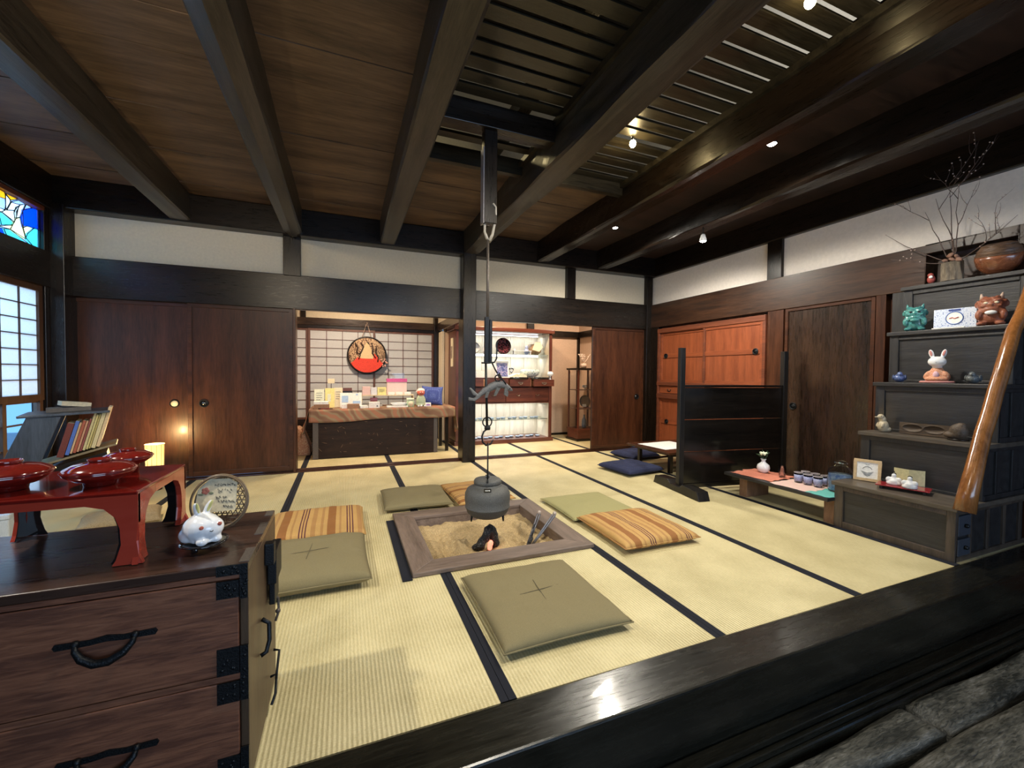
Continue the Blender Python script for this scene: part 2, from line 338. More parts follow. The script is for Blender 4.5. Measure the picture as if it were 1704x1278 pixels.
# left wall
ST(bx(LX-.1, LX, .95, YB, -.05, .245).box(LX-.1, LX, .95, 1.9, .245, 2.45).build('wall_left', dark('y')), 'dark boards of the left wall below the paper window')
TR(bx(LX-.12, LX+.012, .95, YB, 1.745, 2.045), hy, .006, 'dark header beam above the paper window of the left wall')
TR(bx(LX-.12, LX+.02, .95, YB, 2.405, 2.70), hy, .008, 'dark wall plate above the stained glass on the left wall')
TR(bx(LX-.1, LX+.004, 4.695, YB-.03, 0, 2.45), hz, .004, 'dark post between paper window and corner on the left wall')
def lattice(name, label, axis, c, a0, a1, z0, z1, ncol, nrow, fr=.035, zb=None, bot=None, wd=None, botn=0, th=.02, nrm=1):
    """paper window: axis the wall runs along, c its plane"""
    wd = wd or redd('z')
    def B(mb, u0, u1, w0, w1, d0, d1):
        if axis == 'y': mb.box(c+d0, c+d1, u0, u1, w0, w1)
        else: mb.box(u0, u1, c+d0, c+d1, w0, w1)
        return mb
    o = ST(B(MB(), a0, a1, z0, z1, -.001, .001).build(name, PAPER), label)
    f = MB(); B(f, a0, a0+fr, z0, z1, -th, th); B(f, a1-fr, a1, z0, z1, -th, th); B(f, a0+fr, a1-fr, z0, z0+fr, -th, th); B(f, a0+fr, a1-fr, z1-fr, z1, -th, th)
    f.build('window_frame', wd, o, bevel=.002)
    g = MB()
    for i in range(1, ncol): u = a0+fr+(a1-a0-2*fr)*i/ncol; B(g, u-.004, u+.004, z0+fr, z1-fr, -.011, .011)
    for i in range(1, nrow): u = z0+fr+(z1-z0-2*fr)*i/nrow; B(g, a0+fr, a1-fr, u-.0035, u+.0035, -.010, .010)
    g.build('lattice', wd, o)
    return o
ww = wood('window_wood', (.04, .02, .012), (.09, .045, .025), 'z', .45)
lattice('window_1', 'paper lattice window on the left wall, nearest the back corner', 'y', LX-.03, 3.78, 4.69, .80, 1.745, 4, 7, .05, wd=ww)
lattice('window_2', 'paper lattice window on the left wall, the part nearer the front', 'y', LX-.05, 2.86, 3.80, .80, 1.745, 4, 7, .05, wd=ww)
lattice('window_3', 'paper lattice window on the left wall at its front end', 'y', LX-.03, 1.90, 2.88, .80, 1.745, 4, 7, .05, wd=ww)
gl = bx(LX-.045, LX-.040, 1.9, 4.69, .245, .80).build('window_4', glass('window_glass', (.8, .93, 1), .03)); ST(gl, 'low clear glass panes under the paper window of the left wall')
gf = MB()
for y in (1.92, 2.35, 2.8, 3.25, 3.72, 4.26, 4.67): gf.box(LX-.065, LX-.02, y-.02, y+.02, .245, .80)
for z in (.26, .44, .62, .79): gf.box(LX-.055, LX-.03, 1.9, 4.69, z-.006, z+.006)
gf.build('window_frame', ww, gl)
# stained glass transom
SGC = {'amber': (.95, .55, .08), 'lilac': (.55, .62, .85), 'white': (.85, .85, .82), 'cream': (.92, .85, .55), 'aqua': (.25, .75, .78), 'blue': (.02, .20, .80), 'rose': (.7, .03, .2)}
SG = [('amber',[(4.227,2.371),(4.32,2.366),(4.329,2.321),(4.226,2.307)]),('amber',[(4.323,2.363),(4.452,2.367),(4.38,2.332)]),
('lilac',[(4.226,2.307),(4.329,2.321),(4.32,2.239),(4.223,2.233)]),('lilac',[(4.376,2.317),(4.46,2.362),(4.534,2.359),(4.474,2.332)]),('lilac',[(4.546,2.361),(4.616,2.358),(4.516,2.306)]),
('white',[(4.327,2.356),(4.376,2.331),(4.376,2.314),(4.334,2.247),(4.327,2.244)]),('white',[(4.223,2.233),(4.32,2.236),(4.288,2.212),(4.223,2.202)]),('white',[(4.338,2.243),(4.383,2.317),(4.474,2.332),(4.415,2.268)]),
('white',[(4.288,2.212),(4.32,2.236),(4.411,2.263),(4.417,2.18)]),('white',[(4.436,2.216),(4.438,2.267),(4.474,2.329),(4.534,2.356),(4.504,2.291),(4.475,2.237)]),('white',[(4.411,2.247),(4.431,2.297),(4.462,2.319),(4.433,2.214),(4.418,2.217)]),
('white',[(4.25,2.099),(4.39,2.147),(4.367,2.11)]),('cream',[(4.429,2.21),(4.475,2.234),(4.501,2.163),(4.534,2.085),(4.37,2.111)]),('cream',[(4.505,2.164),(4.545,2.191),(4.628,2.203),(4.556,2.136),(4.534,2.096)]),
('aqua',[(4.253,2.2),(4.288,2.209),(4.409,2.172),(4.393,2.151),(4.281,2.117)]),('aqua',[(4.223,2.202),(4.253,2.2),(4.281,2.117),(4.24,2.106),(4.22,2.11)]),('aqua',[(4.302,2.095),(4.37,2.109),(4.566,2.055),(4.329,2.057)]),
('aqua',[(4.556,2.136),(4.628,2.198),(4.688,2.205),(4.684,2.053),(4.615,2.052),(4.534,2.096)]),('blue',[(4.505,2.302),(4.616,2.358),(4.684,2.365),(4.688,2.211),(4.628,2.203),(4.545,2.191),(4.505,2.167)]),
('blue',[(4.219,2.079),(4.302,2.095),(4.329,2.057),(4.218,2.054)]),('rose',[(4.22,2.11),(4.243,2.107),(4.243,2.092),(4.219,2.079)]),
('blue',[(3.3,2.05),(3.7,2.05),(3.75,2.2),(3.5,2.3),(3.3,2.2)]),('aqua',[(3.7,2.05),(4.22,2.05),(4.22,2.11),(3.75,2.2)]),('cream',[(3.5,2.3),(3.75,2.2),(3.95,2.37),(3.6,2.37)]),('white',[(3.75,2.2),(4.22,2.11),(4.22,2.23),(3.95,2.37)]),('amber',[(3.95,2.37),(4.22,2.23),(4.226,2.371)]),('amber',[(3.3,2.2),(3.5,2.3),(3.6,2.37),(3.3,2.37)]),
('lilac',[(1.95,2.05),(3.3,2.05),(3.3,2.2),(2.5,2.25)]),('aqua',[(1.95,2.05),(2.5,2.25),(1.95,2.37)]),('amber',[(2.5,2.25),(3.3,2.2),(3.3,2.37),(1.95,2.37)])]
ks = list(SGC); sg = MB(); ld = MB()
for k, (c, p) in enumerate(SG):
    cy = sum(q[0] for q in p)/len(p); cz = sum(q[1] for q in p)/len(p)
    sg.prism([(cy+(y-cy)*1.06, cz+(z-cz)*1.06) for y, z in p], 'x', LX-.032-.0004*k, LX-.029-.0004*k, ks.index(c))
    ld.tube([(LX-.026, y, z) for y, z in p+[p[0]]], .003, 6)
def stain(c):
    m, nt, b = nodes('stained_glass_'+c); t = N(nt, 'ShaderNodeBsdfTranslucent'); t.inputs[0].default_value = (*SGC[c], 1); d = N(nt, 'ShaderNodeBsdfGlossy'); d.inputs[1].default_value = .15; mx = N(nt, 'ShaderNodeMixShader'); mx.inputs[0].default_value = .06
    mp = coords(nt, (18, 18, 18)); nz = N(nt, 'ShaderNodeTexNoise'); nt.links.new(mp.outputs[0], nz.inputs[0]); r = ramp(nt, nz.outputs[0], [(.3, tuple(q*.75 for q in SGC[c])), (.7, SGC[c])]); nt.links.new(r.outputs[0], t.inputs[0])
    nt.links.new(t.outputs[0], mx.inputs[1]); nt.links.new(d.outputs[0], mx.inputs[2]); nt.links.new(mx.outputs[0], nt.nodes['Material Output'].inputs[0]); return m
so = ST(sg.build('window_5', [stain(k) for k in ks]), 'stained glass transom with birds in blue, white and amber on the left wall')
ld.build('leading', BLK, so)
TR(bx(LX-.06, LX+.006, 1.9, 4.70, 2.37, 2.405), redd('y'), .003, 'thin wooden bead above the stained glass')

# right wall
ST(bx(RX+.02, RX+.14, -4, YB+.1, 2.03, 2.44).build('wall_right', plaster('grey_plaster', (.72, .66, .60))), 'pale plaster band above the header of the right wall')
rh = wood('right_header_wood', (.014, .006, .0035), (.058, .023, .010), 'y', .34, 18, 12, .12, .2)
hb = bx(RX-.02, RX+.12, 1.80, YB, 1.72, 2.045).box(RX-.02, RX+.12, .9, 1.33, 1.72, 2.045).box(RX-.02, RX+.12, 1.33, 1.80, 1.98, 2.045).box(RX-.02, RX+.12, 1.33, 1.80, 1.70, 1.745).box(RX+.10, RX+.3, 1.3, 1.82, 1.70, 2.0)
TR(hb, rh, .004, 'wide brown header beam along the right wall with a small dark niche')
TR(bx(RX-.03, RX+.14, -4, YB, 2.43, 2.72), hy, .008, 'dark wall plate above the plaster band of the right wall')
TR(bx(RX-.015, RX+.1, 2.93, 3.085, 2.04, 2.44), hz, .004, 'short dark strut in the plaster band of the right wall')
ST(bx(RX+.05, RX+.14, -4, YB, -.5, 1.73).build('wall_right', brown('z')), 'brown board wall behind the step chest')
TR(bx(RX-.01, RX+.06, 2.90, 3.07, 0, 1.72), brown('z'), .004, 'brown panel between the cupboard and the right door')
TR(bx(RX-.02, RX+.06, 2.04, 2.11, 0, 1.72), brown('z'), .004, 'brown post right of the right wall door')
TR(bx(RX-.02, RX+.06, 1.92, 2.0, 0, 1.72), stepw('z'), .004, 'grey jamb beside the step chest')
TR(bx(RX-.015, RX+.06, 4.70, YB-.03, 0, 1.72), hz, .004, 'dark post between the cupboard and the back right corner')
d = ST(bx(RX+.005, RX+.02, 2.12, 2.885, .03, 1.72).build('door_4', wood('right_door_wood', (.010, .006, .004), (.038, .018, .010), 'z', .26, 14, 10, .06, .3)), 'dark sliding board door on the right wall beside the step chest')
f = MB().box(RX-.008, RX+.03, 2.12, 2.15, .03, 1.72).box(RX-.008, RX+.03, 2.855, 2.885, .03, 1.72).box(RX-.008, RX+.03, 2.15, 2.855, 1.69, 1.72).box(RX-.008, RX+.03, 2.15, 2.855, .03, .08)
f.build('door_frame', brown('y'), d, bevel=.003)
MB().ring((RX, 2.79, .76), .03, .006, 'x', 22).cyl((RX+.001, 2.79, .76), (RX+.006, 2.79, .76), .028, n=20).build('door_handle', IRON, d)

# built-in cupboard
cup = T('built_in_cupboard', 'orange brown built-in cupboard with sliding doors behind the black screen', 'cupboard', (RX, 3.88, 0))
CY = 3.88
def cb(mb, x0, x1, y0, y1, z0, z1, m=0): return mb.box(x0, x1, y0-CY, y1-CY, z0, z1, m)
f = MB()
for y0, y1 in ((3.075, 3.11), (4.655, 4.69), (3.86, 3.89)): cb(f, -.03, .04, y0, y1, .0, 1.66)
for z0, z1 in ((.0, .06), (.735, .80), (.91, .955), (1.63, 1.69)): cb(f, -.035, .04, 3.075, 4.69, z0, z1)
f.build('frame', redd('y'), cup, bevel=.003)
def slide(y0, y1, z0, z1, x, hy_):
    d = cb(MB(), x, x+.012, y0, y1, z0, z1).build('door', redw('z'), cup)
    e = MB(); w = .03
    cb(e, x-.01, x+.015, y0, y0+w, z0, z1); cb(e, x-.01, x+.015, y1-w, y1, z0, z1); cb(e, x-.01, x+.015, y0+w, y1-w, z0, z0+.035); cb(e, x-.01, x+.015, y0+w, y1-w, z1-.035, z1)
    zm = z0+(z1-z0)*.53; cb(e, x-.01, x+.015, y0+w, y1-w, zm-.028, zm+.028)
    e.build('door_rail', redw('y'), d, bevel=.002)
    h = MB().ring((x-.012, hy_-CY, zm), .028, .007, 'x', 20).cyl((x-.012, hy_-CY, zm), (x-.008, hy_-CY, zm), .026, n=20); h.build('door_handle', IRON, d)
slide(3.11, 3.90, .955, 1.63, -.012, 3.19); slide(3.87, 4.655, .955, 1.63, .008, 4.55)
slide(3.11, 3.90, .06, .735, -.012, 3.19); slide(3.87, 4.655, .06, .735, .008, 4.52)
for i in range(4):
    y0 = 3.115+i*.386
    q = cb(MB(), -.012, .012, y0, y0+.376, .805, .905).build('drawer', redw('y'), cup, bevel=.003)
    MB().ring((-.02, y0+.188-CY, .862), .03, .005, 'x', 14, a0=PI, a1=2*PI).build('drawer_handle', IRON, q)

# ceiling
cbw = wood('ceiling_boards', (.034, .019, .012), (.150, .094, .060), 'x', .55, 9, 7, .2, 0)
ce = MB()
for X0, X1, Y0, Y1 in ((-2.6, .43, -.6, 5), (.43, 2.3, 3.08, 5), (2.3, 4.3, -.6, 5)):
    y = Y0
    while y < Y1-.01:
        e = min(Y1, y+.30); ce.box(X0, X1, y, e-.003, 2.70+.004*(int(y*10) % 2), 2.73); y = e
ST(ce.build('ceiling', cbw), 'broad brown ceiling boards above the beams')
ST(bx(2.3, 4.3, -.6, 5, 2.685, 2.70).build('ceiling', wood('dark_ceiling_boards', (.010, .005, .004), (.040, .020, .014), 'x', .5, 9, 7, .2, 0)), 'dark reddish ceiling boards at the right side of the room')
def beam(x0, x1, z0=2.45, z1=2.72, y0=-.6, y1=YB-.05, amp=.004, sd=0, ridge=0, seg=44, bulge=0):
    b = MB(); vs = []; xm = (x0+x1)/2
    prof = [(x0, z1), (x0, (z0+z1)/2), (x0, z0+.012), (x0+.012, z0), (xm, z0-ridge), (x1-.012, z0), (x1, z0+.012), (x1, (z0+z1)/2), (x1, z1)]
    n = len(prof)
    for i in range(seg+1):
        y = y0+(y1-y0)*i/seg; bb = bulge*math.exp(-((y-1.7)/1.2)**2)
        for k, (x, z) in enumerate(prof):
            q = noise.noise(Vector((sd, y*1.4, k*1.7)))*amp*2; w = noise.noise(Vector((sd+5, y*1.1, k*2.1)))*amp
            vs.append((x+q+(bb if x > xm else -bb*.4), y, z+w if k not in (0, n-1) else z))
    fs = [(i*n+j, i*n+j+1, (i+1)*n+j+1, (i+1)*n+j) for i in range(seg) for j in range(n-1)]
    fs += [tuple(range(n)), tuple(seg*n+j for j in range(n))]; fs += [(i*n+n-1, i*n, (i+1)*n, (i+1)*n+n-1) for i in range(seg)]
    return b.add(vs, fs, 0, True)
BW = beamw('y')
for i, (a, b_, rg, am, bu, nm) in enumerate(((-1.50, -1.34, 0, .004, 0, 'leftmost'), (-.575, -.405, .03, .004, 0, 'second from the left, with a ridged underside'), (.35, .51, 0, .004, 0, 'third from the left'), (1.285, 1.455, 0, .012, .02, 'the thick crooked one running to the middle post'), (2.23, 2.38, 0, .012, .01, 'fifth from the left'), (3.10, 3.26, 0, .016, .01, 'rightmost, with a wavy edge'))):
    o = TR(beam(a, b_, ridge=rg, amp=am, sd=i*3.3, bulge=bu), BW if i < 4 else dark('y'), 0, 'dark ceiling beam, '+nm)
# slatted opening to the upper floor
for n, (X0, X1) in enumerate(((.51, 1.285), (1.455, 2.23))):
    m = MB(); y = .30
    while y < 2.44:
        m.box(X0-.02, X1+.02, y, y+.080, 2.70, 2.715); y += .108
    m.box(X0, X0+.03, -.6, 3.08, 2.66, 2.70).box(X1-.03, X1, -.6, 3.08, 2.66, 2.70)
    if n == 1:
        for y in (2.50, 2.62, 2.74, 2.86, 2.98): m.box(X0-.02, X1+.02, y, y+.075, 2.70, 2.72)
    else: m.box(X0, X1, 2.86, 2.93, 2.70, 2.72)
    m.box(X0, X1, 3.05, 3.10, 2.60, 2.72)
    TR(m, wood('slat_wood', (.006, .005, .003), (.034, .028, .017), 'x', .35, 20, 12, .2, .05, None, .4), 0, 'dark slatted ceiling opening, '+('left bay beside the crooked beam' if n == 0 else 'right bay beside the crooked beam'))
TR(wavy(.51, 1.285, 2.47, 2.58, 2.56, 2.70, .004, 20), dark('x'), .004, 'short dark cross beam carrying the pot hanger')
# upper floor room above the slats
at = plaster('upstairs_plaster', (.5, .48, .42))
ST(bx(-.2, 3.6, 4.6, 4.7, 2.74, 4.6).box(-.3, -.2, -.6, 4.7, 2.74, 4.6).box(3.5, 3.6, -.6, 4.7, 2.74, 4.6).box(-.3, 3.6, -.7, -.6, 2.74, 4.6).build('wall_upper', at), 'plaster walls of the upper room seen between the slats')
ST(bx(-.3, 3.6, -.7, 4.7, 4.6, 4.7).build('ceiling', dark('x')), 'dark boards under the roof of the upper room')
TR(bx(.5, .62, -.6, 4.6, 3.4, 3.55).box(1.5, 1.62, -.6, 4.6, 3.5, 3.65), dark('y'), .006, 'dark roof beams in the upper room')
# entrance hall behind the camera
ST(bx(-4.1, 5.6, -4.1, -4.0, -.6, .4).box(-4.1, -.6, -4.1, -4, .4, 2.4).box(3.4, 5.6, -4.1, -4, .4, 2.4).box(-4.1, 5.6, -4.1, -4, 2.4, 3).build('wall_front', dark('x')), 'dark wall of the entrance hall with a wide window opening')
ST(bx(-4.1, 5.6, -4.1, -.6, 2.74, 2.8).build('ceiling', dark('x')), 'dark ceiling of the entrance hall')
ST(bx(-4.1, LX-.02, .9, .98, -.6, 2.8).build('wall_left', dark('x')))
# outdoors
ST(bx(-14, LX-.13, -6, 14, -.6, -.5).build('ground', plain('garden_gravel', (.3, .32, .33), .9, 0, 0, .2, 30)), 'gravel garden outside the left window')
# low plank platform at the lower right, rough old boards
ps = T('plank_step', 'rough weathered wooden step of cracked old planks below the front sill', 'step', (2.5, .5, -.50))
pw = wood('old_plank', (.008, .009, .006), (.075, .072, .058), 'x', .5, 26, 5, 1.6, 0, (.17, .165, .15))
def plank(x0, x1, y0, y1, sd, z=.213):
    nx, ny = 40, 16
    def top(u, v):
        x = x0+(x1-x0)*u; y = y0+(y1-y0)*v
        e = min(u, 1-u)*(x1-x0); e2 = min(v, 1-v)*(y1-y0); q = max(0, 1-min(e, e2)/.03)
        h = noise.noise(Vector((x*1.2+sd, y*5, sd)))*.012+noise.noise(Vector((x*6, y*22, sd)))*.004
        return (x-2.5+noise.noise(Vector((y*3, sd, u*2)))*.02*(1 if u in (0, 1) else 0), y-.5+noise.noise(Vector((x*1.6, sd, v)))*.03, z+h-q*q*.02)
    b = MB().grid(top, nx, ny); n = len(b.v)
    rim = [j for j in range(nx+1)]+[(nx+1)*(j+1)+nx for j in range(ny)]+[(nx+1)*ny+nx-1-j for j in range(nx)]+[(nx+1)*(ny-1-j) for j in range(ny-1)]
    b.v += [(b.v[i][0], b.v[i][1], 0) for i in rim]; k = len(rim)
    for i in range(k): b.f.append((rim[i], n+i, n+(i+1) % k, rim[(i+1) % k])); b.m.append(0); b.fl.append(False)
    b.f.append(tuple(n+i for i in range(k))); b.m.append(0); b.fl.append(True)
    return b.build('plank', pw, ps)
plank(.7, 2.12, .835, .965, 1); plank(2.15, 4.02, .825, .965, 2)
plank(.7, 4.02, .42, .810, 4)

# ------------------------------------------------------------------ tatami mats
def mat(x0, x1, y0, y1, label, group=None, borders='lr', cat='mat', hole=True):
    r = [(x0, x1, y0, y1)]
    a0, a1, b0, b1 = .36, 1.37, 2.19, 3.10
    if hole and x0 < a1 and x1 > a0 and y0 < b1 and y1 > b0:
        r = []
        if x0 < a0: r.append((x0, a0, y0, y1))
        if x1 > a1: r.append((a1, x1, y0, y1))
        u0, u1 = max(x0, a0), min(x1, a1)
        if y0 < b0: r.append((u0, u1, y0, b0))
        if y1 > b1: r.append((u0, u1, b1, y1))
    cx, cy = (x0+x1)/2, (y0+y1)/2
    t = T('tatami_mat', label, cat, (cx, cy, -.05), 0, group or 'straw mats covering the room floor')
    m = MB()
    for a, b_, c, d in r: m.box(a-cx+(.001 if a == x0 else 0), b_-cx-(.001 if b_ == x1 else 0), c-cy+(.001 if c == y0 else 0), d-cy-(.001 if d == y1 else 0), 0, .05)
    m.build('mat_surface', TAT, t)
    e = MB(); w = .028; ok = False
    for a, b_, c, d in r:
        if 'l' in borders and a == x0: e.box(a-cx+.001, a-cx+w, c-cy+.001, d-cy-.001, .046, .0515); ok = True
        if 'r' in borders and b_ == x1: e.box(b_-cx-w, b_-cx-.001, c-cy+.001, d-cy-.001, .046, .0515); ok = True
        if 'b' in borders and d == y1: e.box(a-cx+.001, b_-cx-.001, d-cy-w, d-cy-.001, .046, .0515); ok = True
        if 'f' in borders and c == y0: e.box(a-cx+.001, b_-cx-.001, c-cy+.001, c-cy+w, .046, .0515); ok = True
    if ok: e.build('cloth_border', HERI, t)
    return t
cols = [LX, -1.36, -.425, .49, 1.41, 2.30, 3.19, RX-.02]
names = ['along the left window', 'second column from the left window', 'just left of the hearth', 'the hearth column', 'just right of the hearth under the striped cushion', 'the column the black screen stands on', 'along the right wall']
for i in range(7):
    for j in range(2):
        if i == 6 and j == 0: nm = 'straw mat under the step chest, nearest the front sill on the right'
        elif j == 0: nm = 'straw mat in the front row, '+names[i]
        else: nm = 'straw mat in the back row, '+names[i]
        mat(cols[i], cols[i+1], YF if j == 0 else 3.05, 3.05 if j == 0 else YB-.012, nm)
for i in range(1, 7):
    mat(cols[i], cols[i+1] if i < 6 else 4.3, YB+.172, 6.45 if i > 3 else 6.78, 'shop room straw mat '+('beside the draped stool', 'under the left half of the display table', 'under the right half of the display table', 'at the left of the lit cabinet', 'at the right of the lit cabinet', 'by the glass showcase')[i-1], 'straw mats of the shop room')
# black border strip left of the hearth
tag(bx(.268, .318, 2.13, 3.05, .0022, .0065).build('cloth_border_strip', HERI), 'black cloth strip lying along the left edge of the hearth frame', 'border')

# ------------------------------------------------------------------ shop room shell
SY = 6.80
ST(bx(-.72, 1.5, SY+.03, SY+.12, 1.80, 2.6).box(-.72, 1.5, SY+.06, SY+.12, -.05, 1.80).build('wall_back_room', PLA), 'cream plaster over the shop room lattice screens, plus an unseen light-blocking board added behind them')  # lower box: unseen backing added behind the paper to block blue sky light
TR(bx(-.72, 1.40, SY-.05, SY+.06, 1.74, 1.845), wood('glossy_rail', (.02, .013, .01), (.05, .03, .02), 'x', .2, 20, 14, .05, .5), .005, 'glossy dark rail above the lattice screens of the shop room')
TR(bx(-.60, -.53, SY, SY+.05, 1.845, 2.5), hz, .003, 'short strut above the rail of the shop room')
TR(bx(-.72, 1.40, SY-.04, SY+.05, 1.69, 1.74), dark('x'), .004, 'groove rail over the lattice screens of the shop room')
TR(bx(1.33, 1.44, SY-.09, SY+.03, 0, 2.5), hz, .004, 'dark corner post of the shop room')
TR(bx(-.72, 1.40, SY-.02, SY+.05, .02, .36), dark('x'), .004, 'dark board below the lattice screens')
lw = wood('lattice_wood', (.07, .028, .018), (.14, .055, .032), 'z', .45)
for n, (a, b_) in enumerate(((-.70, -.50), (-.50, .43), (.37, 1.33))):
    lattice('window_%d' % (6+n), 'white paper lattice screen of the shop room, '+('narrow left part' if n == 0 else 'middle part behind the leaflets' if n == 1 else 'right part behind the pink basket'), 'x', SY-.01-.02*(n == 1), a, b_, .36, 1.69, (1, 4, 4)[n], 10, .03, wd=lw, th=.012)
TR(bx(1.38, 1.45, YB+.2, SY-.09, 1.72, 1.845), wood('glossy_rail_y', (.02, .013, .01), (.05, .03, .02), 'y', .2, 20, 14, .05, .5), .004, 'glossy dark rail running back from the middle post')
ST(bx(1.39, 1.44, YB+.2, SY, 1.845, 2.6).box(1.40, 1.435, 6.45, SY-.09, 0, 1.7).build('wall_middle_room', PLA), 'cream plaster above the side rail of the shop room')
ST(bx(1.44, 4.3, 6.46, 6.56, -.05, 2.6).build('wall_back_room', BEI), 'beige wall at the right of the shop room')
ST(bx(3.84, 3.92, YB+.19, 6.46, -.05, 2.6).build('wall_right_room', BEI), 'beige side wall right of the glass showcase')
TR(bx(1.45, 3.84, 6.40, 6.46, 1.69, 1.79), dark('x'), .004, 'dark rail along the top of the beige wall')
TR(bx(3.79, 3.84, YB+.19, 6.40, 1.69, 1.79), dark('y'), .004, 'dark rail on the side wall right of the showcase')
TR(bx(2.83, 2.95, 6.41, 6.46, 1.79, 2.3), hz, .003, 'short strut above the rail of the beige wall')
TR(bx(3.15, 3.84, 6.43, 6.46, .0, .035), dark('x'), .002, 'dark skirting at the foot of the beige wall')
TR(bx(3.80, 3.84, 6.42, 6.46, .0, 1.72), hz, .002, 'thin dark corner strip of the beige wall')
ST(bx(-.80, -.72, YB+.17, SY+.1, -.05, 2.6).build('wall_left_room', BEI), 'left side wall of the shop room')
ST(bx(-.8, 4.3, YB+.2, SY+.1, 2.55, 2.6).build('ceiling', cbw), 'board ceiling of the shop room')

# ================================================================== HEARTH
hw = wood('hearth_frame_wood', (.10, .07, .052), (.22, .16, .125), 'x', .5, 22, 9, .3); hwy = wood('hearth_frame_wood_y', (.10, .07, .052), (.22, .16, .125), 'y', .5, 22, 9, .3)
he = T('sunken_hearth', 'square sunken hearth with wide weathered wooden frame in the middle of the mats', 'hearth', ((HE[0]+HE[1])/2, (HE[2]+HE[3])/2, 0))
a, b_, w = (HE[1]-HE[0])/2, (HE[3]-HE[2])/2, .135
for ax, s in (('x', -1), ('x', 1), ('y', -1), ('y', 1)):
    if ax == 'x': p = [(-a, s*b_), (a, s*b_), (a-w, s*(b_-w)), (-a+w, s*(b_-w))]
    else: p = [(s*a, -b_), (s*a, b_), (s*(a-w), b_-w), (s*(a-w), -b_+w)]
    MB().prism(p, 'z', .002, .026).build('frame_board', hw if ax == 'x' else hwy, he, bevel=.004)
m = MB(); ia, ib = a-w+.004, b_-w+.004
m.box(-ia-.03, -ia, -ib-.03, ib+.03, -.2, .0015).box(ia, ia+.03, -ib-.03, ib+.03, -.2, .0015).box(-ia, ia, -ib-.03, -ib, -.2, .0015).box(-ia, ia, ib, ib+.03, -.2, .0015)
m.build('inner_lining', hwy, he)
def ash(u, v):
    x = -ia+2*ia*u; y = -ib+2*ib*v; e = max(abs(x)/ia, abs(y)/ib)
    z = -.075+.028*max(0, (e-.66)/.34)**.5 if e > .66 else -.078
    z -= .022*math.exp(-((e-.70)/.05)**2)
    d = math.hypot(x+.03, y+.07)
    z += .032*math.exp(-((d-.15)/.045)**2)-.018*math.exp(-(d/.09)**2)
    z += noise.noise(Vector((x*9, y*9, 1)))*.018+noise.noise(Vector((x*30, y*30, 3)))*.011+.003*math.sin(math.hypot(x-.08, y+.05)*150)*(e < .7)+noise.noise(Vector((x*90, y*90, 5)))*.002
    return (x, y, z)
o = MB().grid(ash, 110, 110).build('ash_bed', plain('sandy_ash', (.47, .34, .17), .95, 0, 0, .28, 26, bstr=.5), he); o['kind'] = 'stuff'; o['label'] = 'yellow sandy ash raked in the hearth'
# charcoal
CH = blotch('charcoal', (.012, .012, .013), (.10, .095, .09), 22, .8, .6, 'noise')
def coal(name, label, c, size, rot, sd, mat_=CH):
    b = MB(); k = 7; n = 9; vs = []
    for i in range(k):
        for j in range(n):
            g = 2*PI*j/n; q = 1+.35*noise.noise(Vector((i*.9, j*1.3, sd)))
            vs.append((size[0]*.5*math.cos(g)*q*(1 if 0 < i < k-1 else .8), size[1]*.5*math.sin(g)*q*(1 if 0 < i < k-1 else .8), size[2]*(i/(k-1)-.5)))
    fs = [(i*n+j, i*n+(j+1) % n, (i+1)*n+(j+1) % n, (i+1)*n+j) for i in range(k-1) for j in range(n)]+[tuple(range(n)), tuple((k-1)*n+j for j in range(n))]
    return tag(b.add(vs, fs, 0, True).build(name, mat_, loc=c, rot=rot), label, 'charcoal', 'charcoal in the hearth')
coal('charcoal_piece', 'tallest black charcoal piece standing in the hearth ash', (.835, 2.545, -.005), (.06, .055, .18), (.25, .45, .2), 1)
coal('charcoal_piece', 'grey-edged charcoal piece leaning right in the hearth ash', (.90, 2.55, -.015), (.055, .06, .16), (.2, -.45, .4), 2)
coal('charcoal_piece', 'small charcoal stub lying left of the standing pieces', (.79, 2.535, -.045), (.04, .04, .09), (.9, .6, .2), 3)
coal('glowing_ember', 'pink glowing ember between the charcoal pieces', (.862, 2.515, -.045), (.03, .03, .06), (.3, .1, 0), 4, emit('ember_glow', (1, .25, .16), 1.3))
# tongs leaning on the hearth frame
TG = plain('tong_steel', (.20, .20, .22), .4, .85, 0, .2, 40)
def bundle(label, base, tip, r, wid):
    t = T('charcoal_tongs', label, 'tongs', base)
    d = Vector(tip)-Vector(base)
    for s in (-1, 1):
        MB().tube([Vector((s*.006, 0, 0)), d*.3+Vector((s*wid*.5, 0, .0)), d*.95+Vector((s*wid, 0, 0)), d+Vector((s*wid*.3, 0, .006))], [r*.7, r, r, r*.8], 8).build('tong_arm', TG, t)
    MB().ell(d+Vector((0, 0, .004)), (.013, .013, .014)).build('tip_ring', plain('worn_tip', (.5, .42, .36), .4, .3), t)
bundle('steel fire tongs with ringed tips leaning to the right out of the ash', (1.10, 2.42, -.06), (1.30, 2.47, .12), .006, .012)
bundle('steel fire tongs nearer the pot, leaning against the hearth edge', (1.08, 2.43, -.06), (1.21, 2.52, .12), .006, .010)
sp_ = MB().tube([(1.07, 2.40, -.05), (1.12, 2.44, .0)], [.022, .026], 10, sq=(1, .3)).tube([(1.12, 2.44, .0), (1.17, 2.50, .075)], .005, 8).build('ash_scoop', CH)
tag(sp_, 'small dark iron scoop stuck in the ash beside the tongs', 'scoop')

